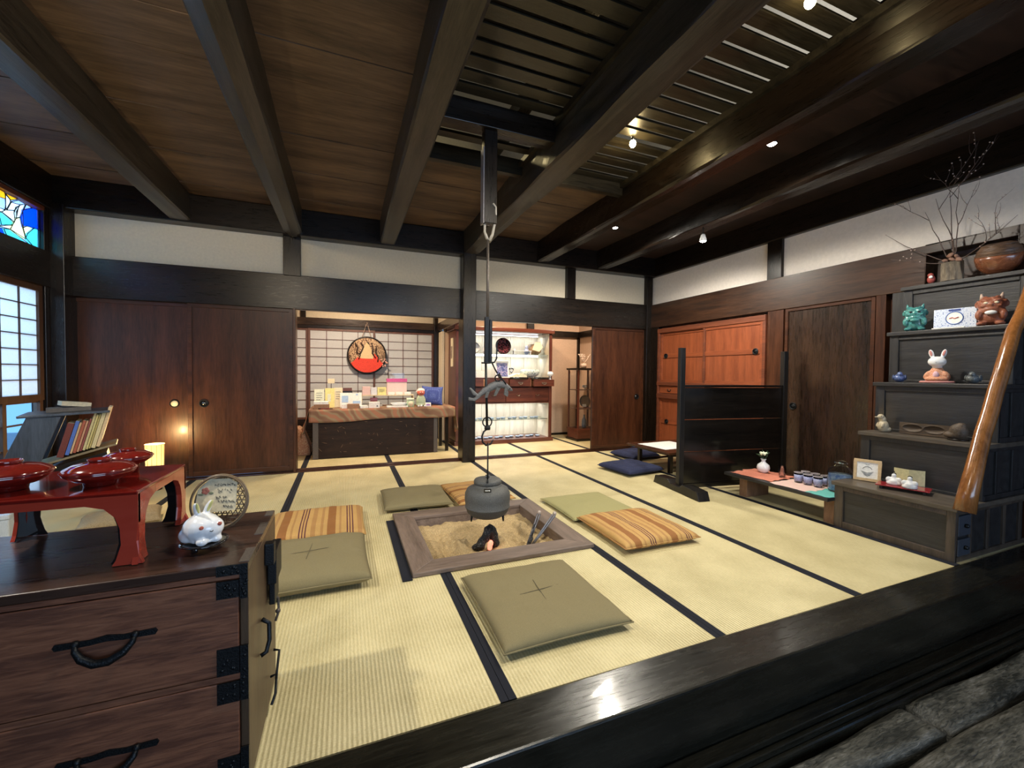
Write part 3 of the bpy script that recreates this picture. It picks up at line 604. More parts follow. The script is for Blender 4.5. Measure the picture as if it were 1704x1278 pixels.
# hanging pot hook
KX, KY = .845, 2.525
hk = T('pot_hanger', 'long iron adjustable pot hanger hung from the ceiling beam over the hearth', 'pot hanger', (KX, KY, 0))
HB = dark('z')
MB().box(-.045, .04, -.03, .03, 1.99, 2.56).build('hanging_board', HB, hk, bevel=.004)
MB().box(-.052, -.045, -.032, .025, 1.985, 2.45).build('board_edge', plain('pale_worn_edge', (.18, .17, .18), .4), hk)
MB().tube([(-.03, 0, 2.0), (-.032, 0, 1.94), (-.015, 0, 1.90), (.0, 0, 1.885), (.02, 0, 1.93), (.035, -.02, 2.03), (.03, -.035, 2.09), (.01, -.035, 2.11)], [.008, .008, .010, .012, .009, .007, .006, .006], 10).build('upper_hook', plain('pale_rope', (.45, .41, .34), .6), hk)
MB().cyl((-.010, 0, 1.89), (-.008, 0, 1.40), .009, n=10).build('upper_rod', RUST, hk)
MB().box(-.028, .0, -.012, .012, 1.12, 1.41).box(.002, .022, -.010, .010, 1.12, 1.395).build('sleeve', IRON, hk, bevel=.004)
MB().cyl((-.018, 0, 1.13), (-.006, 0, .70), .008, n=10).build('lower_rod', IRON, hk)
MB().tube([(-.05, -.01, 1.12), (0, -.012, 1.12), (.035, -.012, 1.125), (.05, -.012, 1.15), (.052, -.012, 1.25), (.060, -.012, 1.262)], .0055, 8).tube([(.02, -.012, 1.12), (.04, -.015, 1.08), (.055, -.015, 1.055)], .005, 8).build('lever', IRON, hk)
ch_ = MB().ring((.06, -.015, 1.025), .020, .0045, 'y', 18).tube([(.075, -.015, 1.045), (.085, -.015, 1.02), (.105, -.015, 1.0), (.115, -.015, .985)], .005, 8).ring((.068, -.015, 1.04), .014, .004, 'x', 14)
ch_.build('chain_link', IRON, hk)
fi = MB().tube([(-.075, 0, .905), (-.05, 0, .925), (-.02, 0, .945), (.02, 0, .968), (.06, 0, .985), (.10, 0, .982), (.13, 0, .965), (.155, 0, .948), (.168, 0, .944)], [.012, .017, .022, .026, .027, .024, .018, .012, .004], 14, sq=(1, .75))
fi.prism([(-.062, .915), (-.115, .965), (-.128, .962), (-.098, .915)], 'y', -.006, .006).prism([(-.06, .915), (-.10, .898), (-.128, .905), (-.132, .885), (-.09, .878), (-.05, .905)], 'y', -.008, .008)
fo = fi.build('carved_fish', plain('grey_carved_wood', (.10, .10, .10), .55, 0, 0, .3, 30, bstr=.3), hk, remesh=.004)
for fp in ([(.05, .965), (.03, .915), (.045, .912), (.075, .96)], [(.105, .965), (.10, .918), (.125, .905), (.13, .93), (.12, .96)], [(-.02, .935), (-.03, .90), (-.012, .902), (.002, .94)]): MB().prism(fp, 'y', -.022, -.012).build('fish_fin', IRON2, fo)
MB().ell((.142, -.016, .958), .004).build('fish_eye', BLK, fo)
MB().ring((-.005, 0, .745), .030, .0045, 'y', 26).build('hook_ring', IRON, hk)
MB().lathe([(0, .695), (.018, .695), (.02, .71), (.012, .725), (0, .725)], (-.004, 0, 0), 14).tube([(-.005, 0, .70), (-.028, 0, .685), (-.040, 0, .655), (-.036, 0, .62), (-.012, 0, .597), (.018, 0, .603), (.032, 0, .625), (.036, 0, .632)], [.005, .006, .006, .006, .0065, .006, .005, .003], 10).build('pot_hook', IRON, hk)
# kettle
kt = T('iron_kettle', 'round grey cast iron kettle with three small feet hanging over the hearth ash', 'kettle', (KX, KY, .13), 1.25)
MB().lathe([(0, .012), (.06, .012), (.10, .022), (.128, .045), (.140, .075), (.143, .078), (.143, .084), (.140, .088), (.145, .13), (.143, .165), (.130, .192), (.098, .208), (.092, .210), (.090, .214), (.086, .222), (0, .222)], n=48).build('kettle_body', IRON2, kt)
MB().lathe([(.084, .222), (.088, .226), (.088, .242), (.080, .252), (.05, .258), (0, .260)], n=40).lathe([(0, .258), (.014, .258), (.010, .268), (.016, .275), (0, .28)], n=16).build('kettle_lid', IRON2, kt)
for g in (-1.83, 1.83, 0): MB().tube([(.10*math.cos(g), .10*math.sin(g), .03), (.105*math.cos(g), .105*math.sin(g), -.012)], [.009, .005], 8).build('kettle_foot', IRON, kt)
for s in (-1, 1): MB().ring((s*.0885, 0, .25), .016, .006, 'y', 14, a0=0, a1=PI).build('kettle_lug', IRON, kt)
MB().tube([(-.088, 0, .265), (-.080, 0, .36), (-.045, 0, .43), (-.012, 0, .47), (0, 0, .480), (.012, 0, .47), (.045, 0, .43), (.080, 0, .36), (.088, 0, .265)], .0048, 8).build('bail_handle', IRON, kt)
lab = MB().box(-.022, .022, -.005, 0, .0, .022).build('name_plate', BLK, kt, loc=(-.118, 0, .198), rot=(0, 0, -PI/2))
l2 = MB()
for i in range(4): l2.box(-.014+i*.008, -.009+i*.008, -.0065, -.0045, .008, .015)
l2.build('plate_lettering', WHITE, lab)
# ================================================================== CUSHIONS
def cushion(name, label, c, w, d, h, rz, mat_, sd, pinch=.0, group=None, tuft=None, puff=.36, z=.002):
    """flat square floor cushion: two pillowed faces meeting at a seam"""
    t = T(name, label, 'cushion', (c[0], c[1], z), rz, group)
    def face(s):
        def fn(u, v):
            a, b_ = 2*u-1, 2*v-1; ea, eb = 1-abs(a)**4, 1-abs(b_)**4
            hh = (max(0, ea)*max(0, eb))**puff
            shr = 1-.035*(1-b_*b_)*0; px = a*(1-.045*(1-b_*b_)*0+.0)*w/2*(1-.03*(1-abs(b_)**2)); py = b_*d/2*(1-.03*(1-abs(a)**2))
            wr = noise.noise(Vector((a*3+sd, b_*3, s)))*.14+noise.noise(Vector((a*9+sd, b_*3, s*3)))*.05+noise.noise(Vector((a*4+sd, b_*13, s*3)))*.04-.10*math.exp(-((a*a+b_*b_)/.02))
            zz = h*.42+(s*h*(.55 if s > 0 else .40)*hh*(1+wr))
            return (px, py, max(zz, .001))
        return fn
    b = MB().grid(face(1), 44, 44).grid(face(-1), 44, 44)
    body = b.build('cushion_body', mat_, t)
    e = MB(); pts = []
    for i in range(81):
        g = i/80*4; k = int(g) % 4; q = (g % 1)*2-1
        a, b_ = [(q, -1), (1, q), (-q, 1), (-1, -q)][k]
        pts.append((a*w/2*(1-.03*(1-b_*b_)), b_*d/2*(1-.03*(1-a*a)), h*.42))
    e.tube(pts, .0035, 6); e.build('seam_piping', mat_, body)
    if tuft:
        q = MB(); zt = h*.97
        q.tube([(-.10, -.01, zt-.001), (.10, .01, zt-.001)], .0014, 5).tube([(-.01, -.10, zt-.001), (.01, .10, zt-.001)], .0014, 5); q.build('tuft_stitch', tuft, body)
    return t
OL = plain('olive_cotton', (.195, .160, .078), .9, 0, 0, .16, 90, bstr=.2); OLD = plain('olive_thread', (.10, .085, .05), .9)
GR = stripes('green_ribbed_cotton', 'y', .022, [(0, (.36, .33, .145)), (.8, (.28, .26, .11))], nz_amt=.12)
o1, o2, o3, pu = (.56, .33, .105), (.31, .125, .03), (.12, .03, .035), (.44, .23, .075)
ss = [(0, o1), (.10, pu), (.16, o1), (.24, o2), (.42, o1), (.50, pu), (.54, o1), (.66, o3), (.685, o1), (.72, o3), (.745, o1), (.78, o3), (.805, o1), (.9, pu)]
STX = stripes('ochre_striped_weave_x', 'x', .27, ss); STY = stripes('ochre_striped_weave_y', 'y', .27, ss, off=.3)
cushion('floor_cushion', 'olive floor cushion in front of the hearth, nearest the sill', (.82, 1.70), .57, .61, .075, .0, OL, 1, tuft=OLD)
cushion('floor_cushion', 'plain olive floor cushion beside the drawer chest, left of the hearth', (-.175, 2.42), .58, .60, .115, .02, OL, 2, tuft=OLD)
cushion('floor_cushion', 'orange striped floor cushion behind the olive one beside the drawer chest', (-.17, 3.02), .58, .56, .105, .0, STX, 3)
cushion('floor_cushion', 'olive floor cushion behind the hearth on its left side', (.535, 3.47), .52, .55, .075, -.03, OL, 4)
cushion('floor_cushion', 'orange striped floor cushion behind the hearth, partly hidden by the kettle', (1.05, 3.47), .48, .62, .06, .06, STY, 5)
cushion('floor_cushion', 'thin green floor cushion right of the hearth', (1.78, 2.83), .56, .55, .045, .0, GR, 6)
cushion('floor_cushion', 'orange striped floor cushion right of the hearth, in front of the green one', (1.80, 2.27), .56, .57, .085, -.02, STX, 7)
def pattern(name, c1, c2, sc):
    m, nt, b = nodes(name); mp = coords(nt, (sc, sc, sc)); w1 = N(nt, 'ShaderNodeTexVoronoi'); w1.feature = 'DISTANCE_TO_EDGE'; w1.inputs['Randomness'].default_value = .35; nt.links.new(mp.outputs[0], w1.inputs[0])
    r = ramp(nt, w1.outputs[0], [(.05, c2), (.11, c1)]); nt.links.new(r.outputs[0], b.inputs['Base Color']); b.inputs['Roughness'].default_value = .9; return m
NV = pattern('indigo_stitched', (.005, .008, .032), (.022, .03, .085), 22)
cushion('floor_cushion', 'indigo stitched floor cushion at the front corner of the low writing table', (2.91, 3.77), .50, .50, .09, .12, NV, 8)
cushion('floor_cushion', 'indigo stitched floor cushion at the back corner of the low writing table', (3.44, 4.37), .44, .44, .09, .1, NV, 9)

# ================================================================== SCREEN, TABLE, BENCH
sc = T('standing_screen', 'low black wooden standing screen with tall side posts on block feet', 'screen', (2.83, 2.955, 0), -.149)
BK = wood('black_screen_wood_x', (.0025, .0022, .002), (.009, .007, .0055), 'x', .2, 18, 12, .04, .3, None, .4); BKZ = wood('black_screen_wood_z', (.003, .003, .003), (.016, .013, .011), 'z', .35, 22, 12, .2, 0, None, .35)
for i in range(3):
    z0 = .065+i*.293; MB().box(.03, 1.10, -.008, .008, z0, z0+.288).build('panel_board', BK, sc, bevel=.002)
MB().box(.02, 1.11, -.016, .016, .945, .965).box(.02, 1.11, -.018, .018, .025, .065).build('cross_rail', BK, sc, bevel=.003)
for x in (0, 1.125):
    MB().box(x-.024, x+.024, -.024, .024, .04, 1.30 if x == 0 else 1.29).build('side_post', BKZ, sc, bevel=.003)
    ft = MB().prism([(-.34, 0), (-.31, .075), (-.11, .085), (-.07, .055), (.07, .055), (.11, .085), (.31, .075), (.34, 0)], 'x', x-.055 if x == 0 else x-.05, x+.055 if x == 0 else x+.04)
    ft.build('foot', BKZ, sc, bevel=.004)
lt = T('low_writing_table', 'low dark writing table behind the black screen', 'table', (3.52, 3.80, 0))
MB().box(-.39, .42, -.38, .32, .218, .243).build('tabletop', brown('y'), lt, bevel=.004)
MB().box(-.30, .33, -.30, .24, .185, .218).build('apron', dark('x'), lt, bevel=.003)
for x in (-.28, .31):
    for y in (-.28, .22): MB().box(x-.02, x+.02, y-.02, y+.02, .0, .186).build('leg', dark('z'), lt, bevel=.003)
for y in (.21, -.29): MB().box(-.28, .31, y, y+.02, .05, .07).build('stretcher', dark('x'), lt)
tag(MB().obox((3.45, 3.80, .2455), (.50, .42, .002), (0, 0, .08)).build('paper_sheet', WHITE), 'white paper sheet spread on the low writing table', 'paper')
bn = T('low_bench', 'low dark plank bench on two timber blocks between screen and step chest', 'bench', (3.30, 2.29, 0))
MB().box(-.17, .21, -.41, .45, .176, .200).build('bench_top', stepw('y'), bn, bevel=.003)
bl = wood('raw_block_wood', (.16, .08, .04), (.30, .16, .085), 'z', .6, 24, 8, .3)
for y in (.30, -.40): MB().box(-.07, .20, y, y+.075, 0, .176).build('block_leg', bl, bn, bevel=.004)
# cloth mats on the bench
def clothmat(label, mat_, c, w, d, rz, sd, wav=.012, group=None, z=.201):
    def fn(u, v):
        a, b_ = 2*u-1, 2*v-1
        return (a*w/2*(1+.10*noise.noise(Vector((b_*2.3, sd, 0)))), b_*d/2*(1+.16*noise.noise(Vector((a*2.3, sd, 4)))), abs(noise.noise(Vector((a*2.2+sd, b_*1.6, 0))))*wav+.001)
    o = MB().grid(fn, 30, 30).build('place_mat', mat_, solid=.0012, loc=(c[0], c[1], z), rot=(0, 0, rz)); return tag(o, label, 'mat', group)
clothmat('orange cloth mat draped under the white vase on the bench', plain('orange_cloth', (.55, .19, .12), .8, 0, 0, .15, 30), (3.34, 2.53), .34, .36, .1, 1, .012)
clothmat('pink paper mat under the blue glasses on the bench', blotch('pink_paper', (.70, .42, .42), (.62, .50, .38), 40, .8, .5, 'noise'), (3.32, 2.18), .34, .30, .05, 2, .004)
clothmat('teal paper mat under the glass jar on the bench', plain('teal_paper', (.12, .42, .38), .7, 0, 0, .15, 50), (3.32, 1.965), .34, .17, 0, 3, .003)
v = T('bud_vase', 'round white vase holding one white flower on the orange mat', 'vase', (3.40, 2.57, .206))
MB().lathe([(0, .0), (.022, 0), (.045, .02), (.052, .045), (.045, .072), (.022, .09), (.015, .10), (.017, .112), (.024, .122), (.018, .118), (.012, .105), (0, .10)], n=30, wob=.02).build('vase_body', GLZW, v)
fm = MB()
for i in range(9):
    g = i*2*PI/9; fm.ell((.018*math.cos(g), .018*math.sin(g), .165+.006*(i % 2)), (.016, .010, .012), n=8, k=6, rot=(0, -.5, g))
fm.ell((0, 0, .172), (.012, .012, .012), n=8, k=6).build('flower_head', plain('white_petals', (.75, .8, .58), .7), v)
lf = MB().tube([(0, 0, .10), (.003, 0, .165)], .002, 6)
for i in range(9):
    g = i*.9; r = .03+.02*random.random(); z0 = .12+.006*i; lf.tube([(0, 0, z0-.01), (r*math.cos(g), r*math.sin(g), z0+.02), (1.5*r*math.cos(g), 1.5*r*math.sin(g), z0+.025)], [.002, .007, .001], 6, sq=(1, .3))
lf.build('foliage', plain('dark_leaf', (.03, .07, .03), .6), v)
GL = glass('clear_glass'); GLB = glass('pale_blue_glass', (.90, .96, 1), .03)
def tumbler(label, c, h, r, band, group=None):
    t = T('drinking_glass', label, 'glass', c, 0, group)
    MB().lathe([(0, 0), (r*.9, 0), (r, h), (r*.93, h), (r*.83, .006), (0, .006)], n=24).build('glass_body', GL, t)
    if band:
        MB().lathe([(r*.925, h*.15), (r*.99, h*.80), (r*1.012, h*.80), (r*.945, h*.15), (r*.925, h*.15)], n=24).build('pattern_band', band, t)
        MB().lathe([(r*.97, h*.97), (r*1.03, h*.97), (r*1.03, h*1.01), (r*.97, h*1.01), (r*.97, h*.97)], n=24).build('rim', plain('white_rim', (.7, .62, .62), .3), t)
    return t
tumbler('clear drinking glass upside down on the orange mat', (3.40, 2.40, .212), .085, .028, None)
BB = blotch('blue_glass_pattern', (.04, .07, .34), (.45, .48, .62), 70, .3, .48, 'noise')
k = 0
for i in range(3):
    for j in range(2):
        k += 1
        tumbler(['front-left', 'back-left', 'front-middle', 'back-middle', 'front-right', 'back-right'][k-1]+' small blue patterned glass on the pink mat', (3.37+j*.085, 2.245-i*.075, .207), .078, .030, BB, 'blue patterned glasses on the bench')
def pale_water():
    m, nt, b = nodes('pale_water'); b.inputs['Transmission Weight'].default_value = .55; b.inputs['Base Color'].default_value = (.42, .58, .85, 1); b.inputs['Roughness'].default_value = .1; b.inputs['IOR'].default_value = 1.1
    mp = coords(nt, (9, 9, 9)); nz = N(nt, 'ShaderNodeTexNoise'); nt.links.new(mp.outputs[0], nz.inputs[0]); r = ramp(nt, nz.outputs[0], [(.35, (.25, .38, .70)), (.6, (.65, .78, .95))]); nt.links.new(r.outputs[0], b.inputs['Base Color']); return m
j = T('glass_jar', 'large clear blue-tinted glass jar on the teal mat, beside the step chest', 'jar', (3.40, 1.955, .205))
MB().lathe([(0, 0), (.068, 0), (.078, .012), (.082, .05), (.082, .135), (.074, .165), (.045, .185), (.034, .192), (.034, .205), (.042, .214), (.034, .218), (.028, .205), (.028, .19), (.04, .178), (.066, .16), (.076, .13), (.076, .02), (.06, .008), (0, .008)], n=40).build('jar_body', GLB, j)
MB().ell((0, -.005, .216), (.030, .030, .014)).build('jar_stopper', GLB, j)
MB().obox((.0, -.0835, .11), (.012, .002, .05), (0, .6, 0)).build('jar_motif', paint('navy_paint', (.03, .05, .15)), j)
MB().lathe([(0, .010), (.070, .012), (.074, .03), (.074, .130), (0, .130)], n=32).build('blue_contents', pale_water(), j)
# ================================================================== STEP CHEST
kd = T('step_chest', 'grey-black wooden step chest climbing to the right wall, used as display shelves', 'step chest', (3.2, 1.25, 0))
XS = [3.21, 3.495, 3.655, 3.81, 3.97]; ZS = [.32, .66, 1.015, 1.387, 1.737]; D = .635
sx_, sy, sz = stepw('x'), stepw('y'), stepw('z')
for i in range(5):
    z0 = ([0]+ZS)[i]; z1 = ZS[i]; x = XS[i]-3.2; x1 = 4.05-3.2
    bd = MB().box(x+.012, x1-.01, .012, D-.01, z0, z1-.028).build('step_box', sy, kd)
    fr = MB()
    fr.box(x, x+.02, D-.055, D, z0, z1-.028).box(x, x+.02, 0, .04, z0, z1-.028).box(x, x+.02, .04, D-.055, z0, z0+.045 if i == 0 else z0+.02).box(x, x+.018, .04, D-.055, z1-.06, z1-.028)
    nx_ = (XS+[4.05])[i+1]-3.2
    fr.box(x+.02, x1, 0, .015, z1-.05, z1-.028).box(x+.02, x1, 0, .015, z0, z0+.03)
    xx = x+.15
    for q in range(6):
        if xx < x1: fr.box(xx, xx+.03, 0, .015, z0+.03, z1-.05)
        xx += .20
    fr.build('step_frame', wood('step_chest_edge', (.03, .022, .017), (.085, .06, .042), 'z', .45, 26, 12, .25, .1) if i == 0 else sz, bd, bevel=.003)
    MB().box(x-.018, x1, -.012, D+.012, z1-.028, z1).build('tread', wood('step_tread', (.05, .042, .034), (.12, .095, .07), 'y', .4, 22, 12, .2, .15) if i < 2 else sy, kd, bevel=.004)
for z0, z1 in ((.035, .13), (.15, .265)):
    dr = MB().box(.03, .16, -.006, .012, z0, z1).build('small_drawer', plain('blue_grey_wood', (.045, .052, .065), .4, 0, .2), kd, bevel=.003)
    MB().ell((.095, -.014, (z0+z1)/2), .012, n=12, k=8).build('drawer_knob', IRON, dr)
# hand rail
hr = MB().tube([(3.125, 1.185, .325), (3.16, 1.185, .43), (3.21, 1.185, .54), (3.275, 1.195, .63), (3.335, 1.20, .74), (3.40, 1.20, .85), (3.455, 1.20, .97), (3.50, 1.195, 1.08), (3.56, 1.195, 1.20), (3.64, 1.20, 1.33), (3.74, 1.20, 1.44), (3.84, 1.205, 1.58), (3.95, 1.21, 1.74), (4.05, 1.215, 1.90)], [.046, .042, .039, .037, .036, .036, .035, .035, .034, .033, .032, .031, .030, .03], 16)
tag(hr.build('handrail', wood('polished_natural_pole', (.15, .055, .014), (.33, .13, .035), 'z', .2, 14, 8, .2, .6)), 'crooked polished natural wood handrail leaning up along the step chest', 'handrail')
# ---- things on the steps
pf = T('framed_drawing', 'pale wooden picture frame with ink drawing on the lowest step', 'picture frame', (3.40, 1.79, .322), 1.35)
def R_(mb, th): return mb
fr = MB().box(-.075, .075, -.006, .006, 0, .02).box(-.075, .075, -.006, .006, .13, .15).box(-.075, -.057, -.006, .006, .02, .13).box(.057, .075, -.006, .006, .02, .13)
pf.rotation_euler = (-.15, 0, -PI/2+.35)
fr.build('frame', plain('pale_frame_wood', (.55, .40, .22), .5), pf, bevel=.002)
p_ = MB().box(-.058, .058, .0, .004, .018, .132).build('picture', WHITE, pf)
q = MB().ring((0, -.0015, .075), .026, .0012, 'y', 24, a0=.3, a1=PI-.3)
for i in range(5): q.tube([(-.034+.004*i, -.0015, .068-.006*i), (0, -.0015, .058-.006*i), (.034-.004*i, -.0015, .068-.006*i)], .0008, 4)
q.tube([(-.01, -.0015, .115), (.0, -.0015, .112), (.012, -.0015, .116)], .0008, 4)
q.build('ink_drawing', BLK, p_)
tr = T('doll_stand', 'small red lacquer stand on the lowest step', 'stand', (3.36, 1.565, .322), -1.25)
MB().box(-.13, .13, -.065, .065, .018, .026).build('stand_top', plain('deep_red_lacquer', (.28, .012, .02), .25, 0, .6), tr, bevel=.003)
MB().box(-.11, -.095, -.05, .05, 0, .018).box(.095, .11, -.05, .05, 0, .018).build('stand_foot', BLK, tr)
fs = T('folding_screen', 'miniature gold folding screen behind the two white dolls', 'folding screen', (3.405, 1.56, .349), -1.25)
MB().prism([(-.075, .035), (-.073, .038), (0, .018), (.073, .038), (.075, .035), (0, .014)], 'z', 0, .10).build('screen_leaf', plain('pale_gold', (.60, .55, .30), .45, .2), fs)
def doll(label, c, rz, hat):
    t = T('paired_doll', label, 'doll', c, rz, 'white dolls on the red stand')
    b = MB().lathe([(0, 0), (.033, 0), (.036, .012), (.026, .03), (.014, .048), (0, .052)], n=20, sx=1.1).ell((0, -.004, .058), (.013, .012, .015)).ell((-.026, -.008, .032), (.015, .012, .018), rot=(0, .4, 0)).ell((.026, -.008, .032), (.015, .012, .018), rot=(0, -.4, 0)).ell((0, -.022, .022), (.02, .014, .014))
    b.build('doll_body', GLZW, t, remesh=.0028)
    MB().ell((0, .004, .068), (.012, .010, .008)).cyl((0, .004, .07), (0, .006, .088 if hat else .076), .003, n=8).build('hair', BLK, t)
doll('white doll with tall black cap, left on the red stand', (3.35, 1.61, .349), -1.25, True)
doll('white doll without cap, right on the red stand', (3.335, 1.52, .349), -1.25, False)
# bird, mould
bd = T('bird_figurine', 'pale clay duck-billed bird figurine at the left end of the second step', 'figurine', (3.57, 1.79, .662), 2.7)
MB().ell((0, 0, .042), (.034, .030, .044)).ell((.004, 0, .088), (.022, .02, .026)).ell((.016, 0, .108), (.021, .019, .019)).ell((.044, 0, .106), (.016, .008, .005)).ell((-.022, 0, .02), (.03, .028, .02)).ell((.018, .024, .05), (.01, .006, .02), rot=(0, -.5, 0)).ell((.018, -.024, .05), (.01, .006, .02), rot=(0, -.5, 0)).build('bird_body', plain('pale_clay', (.48, .40, .27), .5, 0, .2, .12, 60), bd, remesh=.003)
for s in (-1, 1): MB().ell((.026, s*.017, .112), .003, n=8, k=6).build('eye', BLK, bd)
mo = T('cake_mould', 'long carved wooden cake mould with leaf-shaped hollows on the second step', 'mould', (3.61, 1.575, .662), -1.50)
mw = wood('old_mould_wood', (.04, .027, .017), (.12, .08, .05), 'x', .55, 30, 8, .4)
def mouldface(u, v):
    x = -.13+.26*u; z = .012+.065*v; q = 0
    for cx in (-.06, .05):
        e = ((x-cx)/.05)**2+((z-.045)/.024)**2; q += .012*max(0, 1-e)**.5
        q -= .003*math.exp(-((e-1.1)/.15)**2)
    q += noise.noise(Vector((x*40, z*40, 0)))*.0015
    return (x, -.012+q, z)
MB().grid(mouldface, 60, 24).box(-.13, .13, -.0, .014, .012, .077).box(-.13, .13, -.012, .0, .002, .012).box(-.13, .13, -.012, 0, .077, .079).build('mould_board', mw, mo)
gd = T('carved_gourd', 'brown rounded carved wooden piece beside the cake mould', 'carving', (3.575, 1.395, .662), .2)
MB().ell((0, 0, .052), (.035, .045, .052)).ell((0, .02, .03), (.032, .05, .026)).ell((0, -.01, .092), (.02, .025, .018)).build('carving_body', mw, gd, remesh=.004)
MB().lathe([(0, 0), (.05, 0), (.05, .008), (0, .008)], n=24).build('carving_base', dark('x'), gd)
# rabbit with kimono
rb = T('kimono_rabbit', 'white rabbit figurine in an orange kimono kneeling on a pink pad', 'figurine', (3.70, 1.56, 1.017), PI+.25)
MB().lathe([(0, 0), (.085, 0), (.088, .006), (.08, .013), (0, .013)], n=30, sx=.75).build('pad', plain('pink_brocade', (.50, .22, .20), .8, 0, 0, .3, 90), rb)
MB().lathe([(0, .010), (.056, .012), (.058, .028), (.046, .055), (.034, .085), (.022, .108), (0, .112)], n=30, sx=.8).ell((.026, 0, .026), (.036, .058, .016)).ell((.008, .044, .052), (.024, .018, .032), rot=(.5, 0, 0)).ell((.008, -.044, .052), (.024, .018, .032), rot=(-.5, 0, 0)).build('kimono', blotch('orange_brocade', (.50, .12, .04), (.62, .40, .26), 60, .6, .5, 'noise'), rb, remesh=.004)
MB().ell((.038, 0, .055), (.012, .016, .022)).ell((.036, .025, .028), (.014, .016, .010)).ell((.036, -.025, .028), (.014, .016, .010)).build('sash', plain('pink_white', (.65, .42, .48), .6, 0, 0, .3, 120), rb)
hd_ = MB().ell((.012, 0, .142), (.036, .047, .036)).ell((.0, 0, .105), (.022, .026, .02))
for s in (-1, 1): hd_.ell((0, s*.030, .195), (.010, .014, .032), rot=(-s*.22, 0, 0))
ho = hd_.build('rabbit_head', GLZW, rb, remesh=.004)
for s in (-1, 1):
    MB().ell((.009, s*.032, .20), (.003, .007, .02), rot=(-s*.22, 0, 0)).build('inner_ear', plain('ear_pink', (.6, .25, .22), .6), ho)
    MB().tube([(.044, s*.012, .146), (.040, s*.020, .149), (.036, s*.027, .146)], .0012, 5).build('eye', BLK, ho)
MB().ell((.048, 0, .137), .002, n=6, k=4).build('nose', BLK, ho)
def pigeon(label, c, rz, col, name):
    t = T('pigeon_figurine', label, 'figurine', c, rz)
    MB().ell((0, 0, .03), (.048, .034, .030)).ell((.028, 0, .055), (.018, .017, .020)).ell((.045, 0, .056), (.008, .005, .004)).ell((-.045, 0, .032), (.02, .014, .01)).build('pigeon_body', blotch(name, col, tuple(min(1, c_*2.4) for c_ in col), 40, .3, .55, 'noise'), t, remesh=.003)
    for s in (-1, 1): MB().ell((-.008, s*.031, .034), (.032, .008, .020)).build('wing', plain(name+'_wing', col, .35), t)
pigeon('round blue-grey bird figurine at the left end of the third step', (3.70, 1.765, 1.017), PI+.5, (.06, .09, .20), 'blue_grey_glaze')
pigeon('dull grey-green bird figurine right of the kimono rabbit', (3.70, 1.385, 1.017), PI+.2, (.07, .08, .085), 'grey_glaze')
# ogres and blue box
def ogre(label, c, rz, mat_, s=1, mouth=True):
    t = T('ogre_figurine', label, 'figurine', c, rz); t.scale = (s, s, s)
    b = MB().ell((0, 0, .05), (.042, .055, .05)).ell((.01, 0, .115), (.045, .056, .045)).ell((.03, .035, .012), (.03, .02, .013)).ell((.03, -.035, .012), (.03, .02, .013))
    b.ell((.03, .045, .06), (.018, .016, .028)).ell((.03, -.045, .06), (.018, .016, .028)).ell((.048, 0, .115), (.012, .012, .010)).ell((.04, .02, .138), (.012, .018, .008)).ell((.04, -.02, .138), (.012, .018, .008)).ell((.042, 0, .09), (.015, .03, .010))
    b.ell((0, .055, .12), (.012, .010, .018)).ell((0, -.055, .12), (.012, .010, .018))
    rr = random.Random(5)
    for i in range(26):
        g = rr.uniform(-2.2, 2.2); q = rr.uniform(.2, 1.1); b.ell((.004+.046*math.cos(g)*math.cos(q)*.9, .056*math.sin(g)*math.cos(q), .118+.044*math.sin(q)), .009, n=8, k=6)
    for i in range(16):
        g = -1.1+2.2*i/15; b.ell((.040*math.cos(g)+.006, .052*math.sin(g), .080+.006*(i % 2)), (.008, .007, .013), n=8, k=6)
    for q in (-1, 1): b.ell((.044, q*.030, .108), (.010, .013, .010), n=8, k=6).ell((.046, q*.018, .133), (.008, .014, .005), n=8, k=6, rot=(q*.4, 0, 0))
    b.build('ogre_body', mat_, t, remesh=.0032)
    for q in (-1, 1):
        MB().tube([(.005, q*.034, .148), (.006, q*.040, .180)], [.013, .003], 10).build('horn', mat_ if not mouth else plain('pale_horn', (.5, .36, .28), .5), t)
        MB().ell((.051, q*.020, .124), (.004, .009, .006)).build('eye', BLK if not mouth else CREAM, t)
    MB().ell((.050, 0, .070), (.012, .024, .012)).build('held_bowl', GLZW if mouth else mat_, t)
    return t
ogre('glossy teal-green ceramic ogre figurine on the fourth step', (3.86, 1.76, 1.389), PI+.4, plain('teal_glaze', (.05, .20, .19), .15, 0, .8, .4, 30, bstr=.2), 1.08, False)
ogre('reddish-brown clay ogre figurine holding a white bowl, right of the blue box', (3.87, 1.375, 1.389), PI+.3, plain('red_brown_clay', (.26, .085, .045), .45, 0, .2, .35, 40, bstr=.2), 1.16, True)
bb = T('gift_box', 'flat white and blue patterned gift box standing between the two ogres', 'box', (3.86, 1.545, 1.389), -PI/2+.1)
MB().box(-.105, .105, -.006, .02, 0, .135).build('box_body', blotch('blue_white_print', (.62, .68, .80), (.10, .18, .45), 30, .5, .60, 'noise'), bb, bevel=.002)
x_ = MB().ring((0, -.0075, .07), .042, .003, 'y', 30, m=0); x_.prism([(.04*math.cos(i*PI/12), .07+.04*math.sin(i*PI/12)) for i in range(24)], 'y', -.008, -.0065, 1)
x_.tube([(-.025, -.009, .068), (-.01, -.009, .074), (.0, -.009, .066), (.02, -.009, .074)], .003, 5, 2)
x_.build('round_emblem', [paint('blue_ink', (.06, .14, .42)), WHITE, plain('red_ink', (.5, .08, .06), .5)], bb)
MB().box(-.03, .03, -.0085, -.006, .118, .13).build('box_label', paint('navy_ink', (.04, .07, .25)), bb)
MB().box(-.1, .06, -.05, -.03, .0, .006).build('name_card', WHITE, bb)
